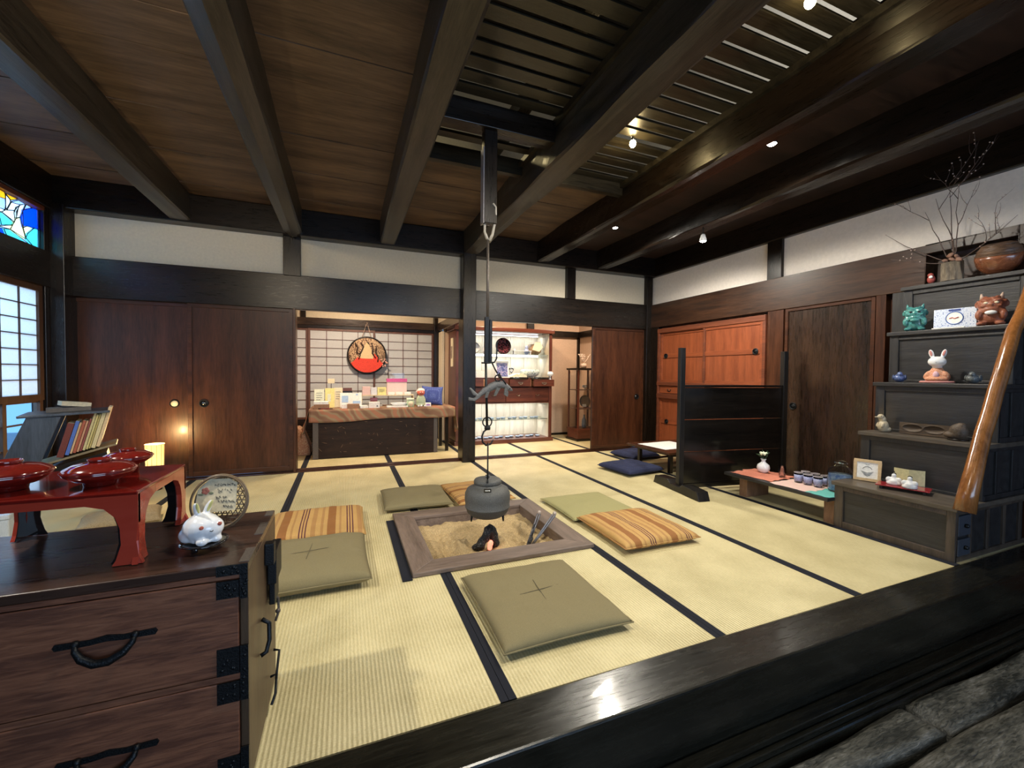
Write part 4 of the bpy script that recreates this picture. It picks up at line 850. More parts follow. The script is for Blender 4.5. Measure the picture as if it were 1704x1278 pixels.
# top: vase with branches, bowl, mask
vs_ = T('bark_vase', 'rough tree-bark vase with bare budding branches on the top step', 'vase', (3.99, 1.62, 1.739))
bark = wood('grey_bark', (.07, .055, .04), (.22, .18, .13), 'z', .8, 20, 4, 1.0)
def barkfn(u, v):
    g = 2*PI*u; r = .050*(1+.12*noise.noise(Vector((math.cos(g)*2, math.sin(g)*2, v*2)))+.07*math.sin(9*g+v*2))*(1-.12*v)
    return (r*math.cos(g)*.85, r*1.2*math.sin(g), .13*v)
MB().grid(barkfn, 60, 16).lathe([(0, .12), (.04, .12)], n=20).build('vase_body', bark, vs_)
br = MB(); bu = MB()
def branch(p, d, L, r, depth, rng):
    pts = [p]; q = Vector(p); dd = Vector(d).normalized(); n = 6
    for i in range(n):
        dd = (dd+Vector((rng.uniform(-.12, .12), rng.uniform(-.22, .22), rng.uniform(-.08, .18)))).normalized(); q = q+dd*L/n
        q.x = min(q.x, .015 if q.z > .62 else .03) ; pts.append(q.copy())
        if rng.random() < .35: bu.ell(q+Vector((0, .003, .003)), .0042, n=6, k=4)
        if depth > 0 and rng.random() < .5 and i > 0:
            s = 1 if rng.random() < .5 else -1
            branch(q.copy(), dd+Vector((rng.uniform(-.2, .05), s*.8, rng.uniform(-.1, .5))), L*.5, r*.6, depth-1, rng)
    br.tube(pts, [r*(1-.75*i/n) for i in range(n+1)], 6)
rng = random.Random(11)
for d, L in (((-.15, .55, 1.0), .42), ((-.2, 1.1, .55), .50), ((-.1, -.1, 1), .55), ((-.15, -.45, 1), .52), ((-.2, -1.0, .55), .40), ((-.25, 1.2, .08), .34), ((-.1, -.25, 1.0), .48)):
    branch(Vector((0, 0, .12)), d, L, .0042, 2, rng)
br.build('branch', plain('twig_bark', (.09, .06, .05), .8), vs_); ob_ = bu.build('bud', plain('pale_buds', (.5, .38, .33), .6), vs_); ob_['kind'] = 'stuff'
lf = MB()
for i in range(7): lf.ell((-.02-.01*random.random(), random.uniform(-.05, .04), .13+random.random()*.05), (.012, .022, .012), n=8, k=6, rot=(random.random(), random.random(), random.random()*3))
lf.build('dried_leaf', plain('dried_leaf', (.24, .13, .09), .7, 0, 0, .4, 40), vs_)
wb = T('wooden_pot', 'large round polished wooden pot with ringed shoulder on the top step, beside the bark vase', 'pot', (4.02, 1.40, 1.739)); wb.rotation_euler = (0, -.25, .25); wb.scale = (1, 1, 1.3)
MB().lathe([(0, 0), (.03, 0), (.062, .015), (.088, .045), (.098, .085), (.094, .10)], n=44, sy=1.15).build('pot_body', wood('turned_burl', (.09, .030, .014), (.28, .10, .045), 'y', .22, 22, 3, .1, .5), wb)
po = MB(); po.lathe([(.094, .10), (.086, .128), (.066, .150), (.045, .158), (.040, .150), (0, .145)], n=44, sy=1.15)
po.build('ringed_shoulder', wood('burl_shoulder', (.035, .018, .010), (.16, .085, .045), 'y', .4, 40, 8, .8, .1), wb)
for q, (rr, zz) in enumerate(((.095, .102), (.088, .125), (.070, .148))): MB().lathe([(rr-.002, zz-.004), (rr+.003, zz), (rr-.002, zz+.004)], n=44, sy=1.15).build('carved_ring', wood('burl_shoulder', None, None), wb)
rg = T('small_ogre_mask', 'tiny red and white ogre ornament beside the bark vase', 'ornament', (3.985, 1.73, 1.739), PI)
MB().ell((0, 0, .03), (.02, .024, .03)).ell((.01, 0, .06), (.016, .018, .016)).build('ornament_body', plain('dull_red', (.28, .05, .04), .5), rg, remesh=.003)
MB().ell((.02, .005, .045), (.008, .012, .010)).build('white_hair', WHITE, rg)

# ================================================================== DRAWER CHEST (left front)
ct = T('drawer_chest', 'reddish-brown wooden drawer chest with black iron fittings in the left foreground', 'chest', (-.224, 1.195, .005))
CW, CD, CH_ = 1.10, .43, .575
cx_, cy_, cz_ = chestw('x'), chestw('y'), chestw('z')
MB().box(-CW, 0, 0, CD, CH_-.022, CH_).build('chest_top', wood('chest_top_wood', (.016, .008, .006), (.06, .03, .02), 'x', .28, 16, 14, .12, .3), ct, bevel=.003)
MB().box(-CW, -CW+.02, .004, CD, 0, CH_-.022).box(-.018, 0, .002, CD, 0, CH_-.022).box(-CW+.02, -.018, CD-.015, CD, 0, CH_-.022).box(-CW+.02, -.018, .02, CD-.015, 0, .02).box(-.562, -.546, 0, CD-.015, .02, CH_-.022).build('carcass', wood('chest_side_wood', (.035, .018, .008), (.085, .048, .021), 'z', .5, 22, 10, .2, .1), ct, bevel=.002)
MB().box(-CW+.02, -.018, .0, .03, CH_-.034, CH_-.022).build('top_rail', cx_, ct)
MB().box(-CW+.02, -.018, .0, .03, .288, .303).build('middle_rail', cx_, ct)
MB().box(-CW+.02, -.018, .0, .03, .0, .022).build('bottom_rail', cx_, ct)
for x0, x1 in ((-CW+.022, -.564), (-.544, -.020)):
    for z0, z1 in ((.305, .538), (.024, .286)):
        dr = MB().box(x0, x1, -.002, .36, z0, z1).build('drawer', cx_, ct, bevel=.003)
        xc = (x0+x1)/2+.01; zc = z0+(z1-z0)*.62
        h = MB().prism([(xc-.092, zc-.002), (xc-.088, zc-.009), (xc-.03, zc-.009), (xc, zc-.006), (xc+.03, zc-.009), (xc+.088, zc-.009), (xc+.092, zc-.002), (xc+.088, zc+.005), (xc+.03, zc+.003), (xc, zc+.008), (xc-.03, zc+.003), (xc-.088, zc+.005)], 'y', -.006, -.002)
        h.ell((xc-.052, -.009, zc), .008, n=10, k=8).ell((xc+.052, -.009, zc), .008, n=10, k=8)
        ho = h.build('handle_plate', IRON, dr)
        MB().tube([(xc-.052, -.011, zc), (xc-.050, -.016, zc-.012), (xc-.038, -.020, zc-.030), (xc-.015, -.023, zc-.043), (xc+.01, -.023, zc-.043), (xc+.035, -.020, zc-.030), (xc+.050, -.016, zc-.012), (xc+.052, -.011, zc)], [.005, .006, .008, .009, .009, .008, .006, .005], 12).build('bail_handle', IRON, dr)
def plate(x0, x1, z0, z1):
    o = MB().box(x0, x1, -.0045, -.0005, z0, z1)
    for i in range(5): o.ell((x0+(x1-x0)*random.uniform(.15, .85), -.0045, z0+(z1-z0)*random.uniform(.15, .85)), (.004, .002, .004), n=8, k=6)
    return o.build('iron_corner_plate', IRON, ct)
plate(-.066, 0, .551, .576); plate(-.066, -.019, .495, .538); plate(-.0175, 0, .490, .550)
plate(-.066, -.019, .305, .372); plate(-.066, -.019, .235, .286); plate(-.0175, 0, .235, .372)
plate(-.066, -.019, .04, .10); plate(-.0175, 0, .03, .115)
for y0, y1 in ((.01, .10), (.20, .30), (.37, .42)):
    q = MB().box(-.022, .0005, y0, y1, CH_-.001, CH_+.0015)
    q.build('iron_corner_plate', RUST, ct)
MB().box(0, .026, .22, .252, .47, .535).box(.003, .028, .25, .36, .398, .50).box(.006, .022, .26, .34, .33, .40).build('carrying_iron', IRON, ct, bevel=.003)
MB().tube([(.004, .345, .33), (.018, .36, .30), (.020, .355, .26), (.012, .34, .235)], .004, 8).ell((.018, .352, .262), .008, n=10, k=8).build('side_ring', RUST, ct)
MB().tube([(.003, .165, .34), (.020, .168, .325), (.022, .16, .28), (.016, .145, .255), (.003, .14, .25)], .006, 10).build('side_handle', IRON, ct)
MB().tube([(.003, .36, .13), (.02, .36, .125), (.02, .30, .085), (.003, .30, .08)], .004, 8).tube([(.02, .30, .085), (.022, .26, .05), (.015, .235, .035)], .004, 8).build('side_latch', IRON, ct)
ZC = .582
# red lacquer table
rt_ = T('lacquer_stand', 'red lacquer footed tray table with arched legs on the drawer chest', 'tray table', (-.66, 1.445, ZC))
TW, TD, TH = .19, .165, .178
MB().box(-TW, TW, -TD, TD, TH-.010, TH).build('tray_top', REDB, rt_, bevel=.003)
FL = [(0, TH-.008), (0, .10), (.004, .055), (0, .02), (-.008, 0), (.052, 0), (.044, .014), (.034, .05), (.036, .09), (.045, .118), (.065, .14), (.10, .15), (.10, TH-.008)]
for sx__ in (-1, 1):
    for sy__ in (-1, 1):
        lg = MB(); th = .012
        lg.prism([(sx__*(TW-u), z) for u, z in FL], 'y', sy__*TD, sy__*(TD-th)); lg.prism([(sy__*(TD-.0015-u), z) for u, z in FL], 'x', sx__*TW, sx__*(TW-th))
        lo = lg.build('arched_leg', RED, rt_)
        il = MB(); il.prism([(sx__*(TW-th-u*.9), z+.001) for u, z in FL], 'y', sy__*(TD-th), sy__*(TD-th-.0015)); il.prism([(sy__*(TD-th-u*.9), z+.001) for u, z in FL], 'x', sx__*(TW-th), sx__*(TW-th-.0015))
        il.build('black_inner_face', BLK, lo)
for sg_ in (-1, 1):
    MB().box(-TW+.10, TW-.10, min(sg_*TD, sg_*(TD-.012)), max(sg_*TD, sg_*(TD-.012)), .150, TH-.009).build('apron', RED, rt_)
    MB().box(min(sg_*TW, sg_*(TW-.012)), max(sg_*TW, sg_*(TW-.012)), -TD+.10, TD-.10, .150, TH-.009).build('apron', RED, rt_)
def lbowl(label, x, y, r, z=0, foot=.010):
    t = T('lidded_bowl', label, 'bowl', (x, y, ZC+TH+.001+z))
    h = r*.42
    MB().lathe([(0, 0), (r*.42, 0), (r*.44, foot), (r*.70, foot+h*.2), (r*.93, foot+h*.62), (r*.98, foot+h*.9), (0, foot+h*.9)], n=48).build('bowl_body', REDB, t)
    MB().lathe([(r*.99, foot+h*.86), (r, foot+h*.92), (r*.93, foot+h*1.12), (r*.7, foot+h*1.42), (r*.3, foot+h*1.6), (0, foot+h*1.62)], n=48).build('lid', REDB, t)
    MB().lathe([(r*.28, foot+h*1.55), (r*.33, foot+h*1.82), (r*.30, foot+h*1.84), (r*.24, foot+h*1.6), (0, foot+h*1.6)], n=32).build('lid_ring', REDB, t)
lbowl('flat red lacquered lidded bowl in the middle front of the red tray table', -.585, 1.385, .074)
lbowl('large red lacquered lidded bowl at the left end of the red tray table', -.765, 1.40, .080)
lbowl('red lacquered lidded bowl at the back right of the red tray table', -.585, 1.535, .058, 0, .022)
# rabbit on dish
ds = T('small_dish', 'little black lacquer dish on legs under the white rabbit', 'dish', (-.350, 1.335, ZC))
MB().lathe([(0, .012), (.045, .012), (.055, .016), (.054, .020), (.04, .017), (0, .017)], n=40).build('dish_plate', BLK, ds)
for g in (.6, 2.7, 4.4): MB().cyl((.035*math.cos(g), .035*math.sin(g), 0), (.032*math.cos(g), .032*math.sin(g), .013), .004, .006, 8).build('dish_foot', BLK, ds)
rbb = T('white_rabbit_figurine', 'glossy white porcelain rabbit with red eyes on a black dish on the drawer chest', 'figurine', (-.353, 1.335, ZC+.018), .62)
m = MB().ell((0, .004, .036), (.044, .050, .038)).ell((.006, -.018, .038), (.036, .032, .030)).ell((.018, -.032, .010), (.014, .014, .011)).ell((-.016, -.034, .010), (.014, .014, .011)).ell((-.03, .018, .02), (.018, .026, .02)).ell((.03, .018, .02), (.018, .026, .02)).ell((0, .0, .008), (.034, .042, .009))
for s in (-1, 1): m.ell((s*.013, .004, .085), (.008, .010, .026), rot=(.35, s*.28, 0))
mo_ = m.build('rabbit_body', GLZW, rbb, remesh=.0032)
for s in (-1, 1):
    MB().ell((s*.021, -.0455, .050), (.0055, .003, .005), n=12, k=8).build('red_eye', plain('rust_red_paint', (.42, .10, .06), .4), mo_)
MB().tube([(-.004, -.050, .038), (0, -.0505, .036), (.004, -.050, .038)], .0012, 5).build('mouth', BLK, mo_)
for s in (-1, 1): MB().ell((s*.014, -.006, .092), (.004, .004, .018), rot=(.35, s*.28, 0)).build('inner_ear', plain('yellow_ear', (.60, .55, .20), .4), mo_)
# woven basket with verse
wk = T('woven_basket', 'round open-weave bamboo basket holding a handwritten card, behind the white rabbit', 'basket', (-.357, 1.475, ZC), 0)
wk.rotation_euler = (-.22, 0, -.25)
Rb = .080; bam = plain('dark_bamboo', (.13, .085, .045), .45, 0, .2, .3, 60)
MB().ring((0, 0, Rb), Rb, .0035, 'y', 48).ring((0, -.004, Rb), Rb-.003, .0028, 'y', 48).ring((0, .012, Rb), Rb-.006, .003, 'y', 48).build('rim', bam, wk)
wv = MB()
for a_ in (0, PI/3, 2*PI/3):
    for i in range(-6, 7):
        dd = i*.0128+.003; L = (Rb-.004)**2-dd*dd
        if L <= 0: continue
        L = math.sqrt(L); u = Vector((math.cos(a_), 0, math.sin(a_))); n_ = Vector((-math.sin(a_), 0, math.cos(a_)))
        wv.tube([Vector((0, .010+.0012*(a_), Rb))+n_*dd-u*L, Vector((0, .016+.0012*a_, Rb))+n_*dd, Vector((0, .010+.0012*a_, Rb))+n_*dd+u*L], .0013, 5, sq=(1.3, .5))
wv.build('weave', bam, wk)
cdm = MB().prism([(-.070, .045), (.045, .055), (.043, .135), (.02, .148), (-.035, .148), (-.066, .115)], 'y', .004, .0055).build('verse_card', plain('aged_card', (.62, .54, .36), .8, 0, 0, .15, 20), wk)
cal = MB(); rg_ = random.Random(4)
for (cz0, x0, x1, sz_) in ((.132, -.020, .040, .006), (.115, -.010, .030, .009), (.096, -.016, .014, .008), (.083, -.006, .040, .006), (.068, .008, .035, .006)):
    x = x0
    while x < x1:
        for q in range(3):
            px_, pz = x+rg_.uniform(0, sz_*.7), cz0+rg_.uniform(-sz_*.5, sz_*.5)
            cal.tube([(px_, .003, pz), (px_+rg_.uniform(-.003, .003), .003, pz-sz_*.4), (px_+rg_.uniform(-.001, .005), .003, pz-sz_*.55)], .0006, 4)
        x += sz_*1.15
cal.build('brush_writing', BLK, cdm)
fl_ = MB()
for i in range(5): g = i*1.256; fl_.ell((-.044+.006*math.cos(g), .003, .112+.006*math.sin(g)), (.006, .0008, .005), n=8, k=5)
fl_.build('painted_flower', plain('faded_red', (.42, .14, .10), .8), cdm)
MB().ell((-.028, .003, .106), (.007, .0008, .004), n=8, k=5).ell((-.056, .003, .102), (.009, .0008, .003), n=8, k=5).build('painted_leaf', plain('faded_green', (.18, .20, .12), .8), cdm)

# ================================================================== BOOK STAND at the left window
st = T('book_stand', 'slanted dark blue-grey wooden book stand by the left paper window', 'book stand', (-1.86, 3.95, 0), .35)
bs = wood('blue_black_board', (.025, .03, .038), (.07, .085, .11), 'z', .4, 16, 8, .2, .2)
MB().prism([(-.30, .36), (-.12, .36), (.0, .735), (-.16, .735)], 'y', -.16, -.14).build('side_board', bs, st, bevel=.003)
MB().prism([(-.26, .36), (-.12, .36), (.0, .735), (-.10, .735)], 'y', .16, .175).build('side_board', bs, st, bevel=.003)
MB().obox((.02, .02, .748), (.44, .40, .016), (0, -.04, 0)).build('top_shelf', bs, st, bevel=.003)
MB().obox((.07, .0, .455), (.42, .30, .014), (0, -.28, 0)).build('slanted_shelf', wood('shelf_edge', (.16, .12, .06), (.30, .23, .13), 'y', .5), st, bevel=.003)
MB().prism([(.0, .40), (.22, .46), (.24, .34), (-.12, .34)], 'y', -.13, .13).build('shelf_support', dark('x'), st)
MB().box(-.30, .30, -.20, .20, .30, .34).build('base_board', dark('x'), st, bevel=.004)
for x in (-.27, .27):
    for y in (-.17, .17): MB().box(x-.02, x+.02, y-.02, y+.02, 0, .30).build('leg', dark('z'), st)
ca, sa = math.cos(.35), math.sin(.35)
def onstand(lx, ly, z): return (-1.86+lx*ca-ly*sa, 3.95+lx*sa+ly*ca, z)
bc = [('dark red picture-cover', (.16, .03, .02), .035, .24), ('blue-spined', (.08, .16, .50), .020, .24), ('pale orange', (.60, .38, .20), .012, .22), ('brick red', (.40, .10, .05), .016, .23), ('salmon', (.55, .28, .16), .012, .22), ('maroon', (.25, .06, .05), .012, .23), ('cream-spined', (.58, .48, .24), .014, .27), ('pale yellow', (.60, .50, .20), .012, .25), ('thin ochre', (.45, .35, .12), .010, .25), ('tall cream', (.66, .55, .30), .022, .27), ('tall buff', (.70, .50, .28), .020, .29)]
lx = -.085
for nm, c, th, h in bc:
    zb = .470+.28*(lx+.02); t = T('book', nm+' book leaning in the slanted book stand', 'book', onstand(lx+.055, -.055, zb), .35, 'books in the slanted stand'); t.rotation_euler = (0, .24, .35)
    MB().box(0, th-.001, -.08, .09, 0, h).build('cover', plain('book_cover_'+nm.replace(' ', '_'), c, .6, 0, 0, .2, 30), t, bevel=.0015)
    MB().box(.001, th-.002, -.076, .0905, h-.002, h+.0006).build('pages', CREAM, t)
    lx += th*1.12+.001
t = T('paper_pile', 'loose stack of old papers on top of the book stand', 'paper stack', onstand(.02, .03, .758), .35)
MB().obox((0, 0, .014), (.22, .16, .028), (0, -.04, .1)).build('lower_sheets', plain('grey_paper', (.16, .14, .12), .8), t)
MB().obox((.03, -.01, .05), (.15, .13, .03), (0, .12, .25)).build('upper_sheets', CREAM, t)
# lamp and cushion at the left
lp = T('floor_lamp', 'small glowing paper-shade floor lamp by the left sliding doors', 'lamp', (-1.56, 4.58, .002))
MB().lathe([(0, 0), (.05, 0), (.05, .02), (.012, .03), (.010, .16), (0, .16)], n=20).build('lamp_base', dark('z'), lp)
MB().lathe([(.062, .14), (.068, .40), (.066, .40), (.060, .14), (.062, .14)], n=32).build('lamp_shade', translucent('lamp_paper', (.9, .82, .6)), lp)
rb2 = MB()
for i in range(12): g = i*PI/6; rb2.tube([(.063*math.cos(g), .063*math.sin(g), .14), (.069*math.cos(g), .069*math.sin(g), .405)], .0018, 5)
rb2.ring((0, 0, .14), .063, .003, 'z', 28).ring((0, 0, .402), .069, .003, 'z', 28).build('shade_ribs', plain('shade_rib', (.4, .28, .15), .6), lp)
MB().ell((0, 0, .24), (.024, .024, .03)).build('bulb', emit('bulb_glow', (1, .74, .36), 260), lp)
point((-1.56, 4.56, .44), 16, (1, .66, .28), .03)
wc = cushion('woven_cushion', 'brown woven floor cushion below the book stand', (-1.42, 3.62), .42, .34, .09, .3, blotch('brown_weave', (.15, .10, .05), (.32, .24, .13), 60, .8, .4), 12)
wcb = T('woven_box', 'white woven box on the floor at the far left behind the red tray table', 'box', (-1.97, 3.46, .002), .2)
MB().box(-.10, .10, -.09, .09, 0, .16).build('box_body', blotch('white_weave', (.22, .24, .26), (.62, .66, .70), 75, .7, .30), wcb, bevel=.006)
MB().box(-.104, .104, -.094, .094, .16, .19).build('box_lid', MC['white_weave'], wcb, bevel=.006)

# ================================================================== CEILING SPOT LAMPS
def spotlamp(label, loc, tilt, drop=0, col=(1, .95, .85)):
    t = T('spot_lamp', label, 'lamp', loc)
    if drop: MB().cyl((0, 0, 0), (0, 0, drop), .005, n=8).build('stem', IRON, t); MB().lathe([(0, drop-.0), (.03, drop), (.03, drop+.02), (0, drop+.02)], n=18).build('mount', IRON, t)
    t2 = MB().lathe([(.032, -.01), (.030, .01), (.018, .05), (0, .055)], n=24).build('lamp_housing', BLK if not drop else plain('white_housing', (.5, .5, .5), .4), t)
    MB().lathe([(0, -.020), (.018, -.018), (.031, -.008), (.031, -.006), (0, -.006)], n=24).build('bulb_face', emit('lamp_glow', col, 60), t)
spotlamp('bright ceiling spot lamp nearer the front, between the two right beams', (2.68, 2.02, 2.63), 0)
spotlamp('ceiling spot lamp nearer the back wall, between the two right beams', (2.68, 3.79, 2.63), 0)
spotlamp('small spot lamp hanging on a stem from the rightmost ceiling beam', (3.14, 3.04, 2.33), 0, .13)
for loc, nm in (((1.855, 2.431, 2.655), 'glowing yellow bulb hanging between the ceiling slats'), ((1.85, 1.235, 2.655), 'small lamp at the top edge beside the ceiling slats')):
    t = T('bare_bulb', nm, 'lamp', loc); MB().ell((0, 0, 0), (.022, .022, .026)).build('bulb', emit('yellow_bulb', (1, .78, .38), 60), t); MB().cyl((0, 0, .02), (0, 0, .055), .011, n=10).build('socket', BLK, t)
point((1.855, 2.43, 2.59), 3.5, (1, .75, .35), .03)

# ================================================================== SHOP ROOM FURNITURE
tb = T('display_table', 'scratched dark wooden trunk with a board top serving as display table in the shop room', 'display table', (.40, 5.52, 0))
MB().box(-.76, .74, 0, .50, .005, .575).build('trunk_body', wood('scratched_trunk', (.016, .007, .0035), (.026, .012, .006), 'x', .55, 16, 7, .2, 0, (.045, .023, .012), .25), tb, bevel=.006)
MB().box(-.79, .95, -.02, .55, .575, .598).build('board_top', dark('x'), tb, bevel=.003)
MB().box(-.76, -.70, -.004, 0, .005, .575).box(.69, .74, -.004, 0, .005, .575).build('corner_iron', RUST, tb)
for y in (.05, .45): MB().box(.86, .90, y, y+.04, 0, .575).build('prop_leg', dark('z'), tb)
def clothpat():
    m, nt, b = nodes('brown_brocade'); tc = N(nt, 'ShaderNodeTexCoord'); mp = N(nt, 'ShaderNodeMapping'); nt.links.new(tc.outputs['Object'], mp.inputs[0]); mp.inputs['Rotation'].default_value = (0, .75, 0)
    w_ = N(nt, 'ShaderNodeTexWave'); w_.inputs['Scale'].default_value = 2.2; w_.inputs['Distortion'].default_value = 9; w_.inputs['Detail'].default_value = 3; nt.links.new(mp.outputs[0], w_.inputs[0])
    r = ramp(nt, w_.outputs[0], [(.1, (.19, .10, .06)), (.4, (.27, .18, .10)), (.6, (.24, .20, .12)), (.85, (.32, .14, .08))]); nt.links.new(r.outputs[0], b.inputs['Base Color']); b.inputs['Roughness'].default_value = .85; return m
CP = clothpat()
cl = MB()
cl.box(-.80, .97, -.028, .555, .599, .603)
def skirt(u, v): return (-.80+1.77*u, -.028-.012*v+.006*math.sin(u*40)*v, .601-(.150+.012*math.sin(u*9)-.03*u)*v)
cl.grid(skirt, 60, 6)
def endd(u, v): return (.97+.05*v*math.sin(u*9)*.4+.05*v, -.028+.30*u*(1-.55*v)+.06*v, .601-(.36-.10*abs(u-.6))*v)
def endl(u, v): return (-.80-.08*v-.02*math.sin(u*8)*v, -.03+.5*u*(1-.5*v), .601-(.34-.08*u)*v)
cl.grid(endd, 14, 10).grid(endl, 14, 10)
o = cl.build('tablecloth', CP, loc=(.40, 5.52, 0), solid=.003); tag(o, 'brown and ochre brocade cloth hanging over the front of the display table', 'tablecloth')
t = T('draped_stool', 'low stool draped in red-brown patterned cloth left of the display table', 'stool', (-.53, 5.95, 0))
MB().prism([(-.10, 0), (.13, 0), (.12, .12), (.05, .30), (-.02, .36), (-.08, .34)], 'y', -.14, .14).build('cloth_drape', blotch('red_brown_brocade', (.32, .13, .07), (.50, .33, .20), 24, .85, .5, 'noise'), t, remesh=.012)
TZ = .604
def item(name, label, cat, px, Y, w, d, h, mat_, rz=0, tilt=0, z=TZ, part='panel', extra=None, group=None):
    """a small flat-sided shop article"""
    t = T(name, label, cat, (px, Y, z), rz, group); t.rotation_euler = (tilt, 0, rz)
    b = MB().box(-w/2, w/2, -d/2, d/2, 0, h).build(part, mat_, t, bevel=.002)
    if extra:
        for en, em, bxs in extra:
            q = MB()
            for a0, a1, z0, z1 in bxs: q.box(a0*w, a1*w, -d/2-.002, -d/2, z0*h, z1*h)
            q.build(en, em, b)
    return t
LB = paint('light_blue_print', (.35, .50, .70)); YL = plain('pale_yellow_paper', (.78, .70, .28), .7); PK = plain('pink_print', (.70, .24, .32), .6); INK = paint('grey_ink', (.10, .10, .10))
PG = plain('pale_green_paper', (.66, .70, .55), .7); WIC = blotch('wicker_brown', (.16, .07, .03), (.34, .18, .09), 60, .6, .4)
lines = [('printed_text', INK, [(-.3, .3, .78, .80), (-.3, .25, .66, .68), (-.3, .3, .54, .56), (-.3, .1, .42, .44)])]
item('leaflet', 'pale green printed leaflet at the left end of the display table', 'leaflet', -.30, 5.76, .115, .004, .235, PG, .05, -.15, extra=lines)
item('leaflet', 'yellow leaflet between the pale green and cream leaflets', 'leaflet', -.18, 5.78, .11, .004, .245, YL, 0, -.15, extra=[('printed_figure', PG, [(-.25, .1, .3, .7)])])
item('leaflet', 'cream leaflet right of the yellow leaflet', 'leaflet', -.08, 5.80, .10, .004, .25, CREAM, 0, -.15, extra=lines)
item('picture_sheet', 'white sheet with pale blue picture, middle left of the display table', 'picture sheet', .01, 5.70, .14, .004, .19, WHITE, 0, -.18, extra=[('blue_picture', LB, [(-.35, .2, .35, .8)])])
item('picture_sheet', 'white sheet with small blue seal and landscape beside the other picture sheet', 'picture sheet', .14, 5.71, .12, .004, .185, WHITE, 0, -.18, extra=[('blue_seal', LB, [(-.1, .12, .84, .95), (-.4, .35, .25, .45)])])
item('small_sign', 'small cream price sign raised on a stick behind the leaflets', 'sign', -.17, 5.99, .085, .006, .06, CREAM, 0, 0, z=TZ+.30, part='sign_card')
MB().cyl((-.17, 6.0, TZ), (-.17, 6.0, TZ+.31), .004, n=8).build('sign_stick', dark('z'))
bpy.data.objects['sign_stick'].parent = bpy.data.objects['small_sign']; bpy.data.objects['sign_stick'].location = (.17, -5.99, -TZ-.30)
item('wooden_case', 'small red-brown wooden case behind the picture sheets', 'case', .03, 6.0, .11, .05, .04, redd('x'), z=TZ+.20)
item('case_riser', 'dark riser block under the small wooden case', 'riser', .03, 6.0, .12, .06, .198, dark('x'))
item('craft_box', 'orange-brown box under white papers at the left front of the table', 'box', -.265, 5.60, .17, .10, .055, WIC)
item('paper_stack', 'white paper pack on the orange-brown box', 'paper', -.27, 5.60, .16, .09, .035, WHITE, z=TZ+.056)
item('lacquer_dish', 'small dark dish with red and white sweets at the front left corner of the table', 'dish', -.22, 5.53, .16, .03, .012, BLK, extra=[('sweets', RED, [(-.3, .3, .4, 1)])])
item('white_box', 'white carton left of the wicker box', 'box', -.0, 5.60, .075, .06, .055, WHITE)
item('wicker_box', 'brown wicker box on the display table', 'box', .095, 5.585, .14, .07, .055, WIC)
item('paper_stack', 'loose white papers right of the wicker box', 'paper', .215, 5.60, .10, .10, .03, WHITE, .2)
item('white_box', 'larger white carton in the middle front of the table', 'box', .345, 5.59, .13, .07, .075, WHITE, extra=[('dark_seal', INK, [(.2, .32, .2, .45)])])
item('long_sign', 'long grey board with line of lettering lying behind the cartons', 'sign', .33, 5.78, .26, .012, .06, plain('grey_board', (.35, .34, .30), .7), extra=[('lettering', INK, [(-.42+i*.1, -.36+i*.1, .6, .8) for i in range(9)])])
rs = T('display_riser', 'thin pale shelf riser on the display table', 'shelf', (.53, 5.86, TZ))
MB().box(-.33, .34, -.07, .09, .140, .150).build('riser_top', plain('pale_board', (.66, .55, .36), .6), rs)
for x in (-.33, .33): MB().box(x, x+.01, -.07, .09, 0, .14).build('riser_side', plain('pale_board', (.66, .55, .36), .6), rs)
RZ = TZ+.151
item('print_box', 'pink and white patterned box at the left end of the riser', 'box', .26, 5.83, .10, .05, .11, blotch('pink_check', (.60, .16, .20), (.72, .55, .50), 50, .6, .35), z=RZ)
item('print_box', 'white dotted box second on the riser', 'box', .355, 5.83, .075, .05, .10, blotch('grey_dots', (.2, .2, .25), (.7, .7, .72), 50, .6, .3), z=RZ)
item('print_box', 'pale yellow card box third on the riser', 'box', .455, 5.83, .11, .05, .10, YL, z=RZ, extra=lines)
for x, nm in ((.575, 'left'), (.68, 'middle'), (.79, 'right')): item('name_card', nm+' white folded card in front of the pink acrylic holder on the riser', 'card', x, 5.82, .085, .03, .035, WHITE, z=RZ)
item('craft_box', 'brick-red box under the riser', 'box', .355, 5.87, .09, .06, .05, RED, z=TZ+.062)
item('riser_block', 'black block under the brick-red box', 'block', .355, 5.87, .10, .07, .061, BLK)
bt_ = MB().lathe([(0, 0), (.085, 0), (.115, .03), (.120, .035), (.112, .036), (.08, .01), (0, .01)], (0, 0, 0), 30, sy=.5)
tag(bt_.build('boat_dish', GLZW, loc=(.66, 5.64, TZ+.02)), 'cream boat-shaped dish on the display table', 'dish')
item('white_tray', 'flat white tray under the boat-shaped dish', 'tray', .63, 5.62, .26, .12, .018, WHITE)
# pink acrylic holder
t = T('acrylic_holder', 'clear acrylic holder filled with pink patterned packets', 'holder', (.66, 5.93, TZ+.152))
MB().box(-.13, .13, -.028, .04, 0, .17).build('packets', blotch('pink_packets', (.62, .22, .26), (.72, .55, .52), 34, .5, .28), t)
MB().box(-.135, .135, -.034, .046, .17, .215).build('pink_band', plain('magenta_band', (.55, .07, .25), .4), t)
MB().box(-.10, .10, -.025, .035, .216, .29).build('holder_body', GL, t)
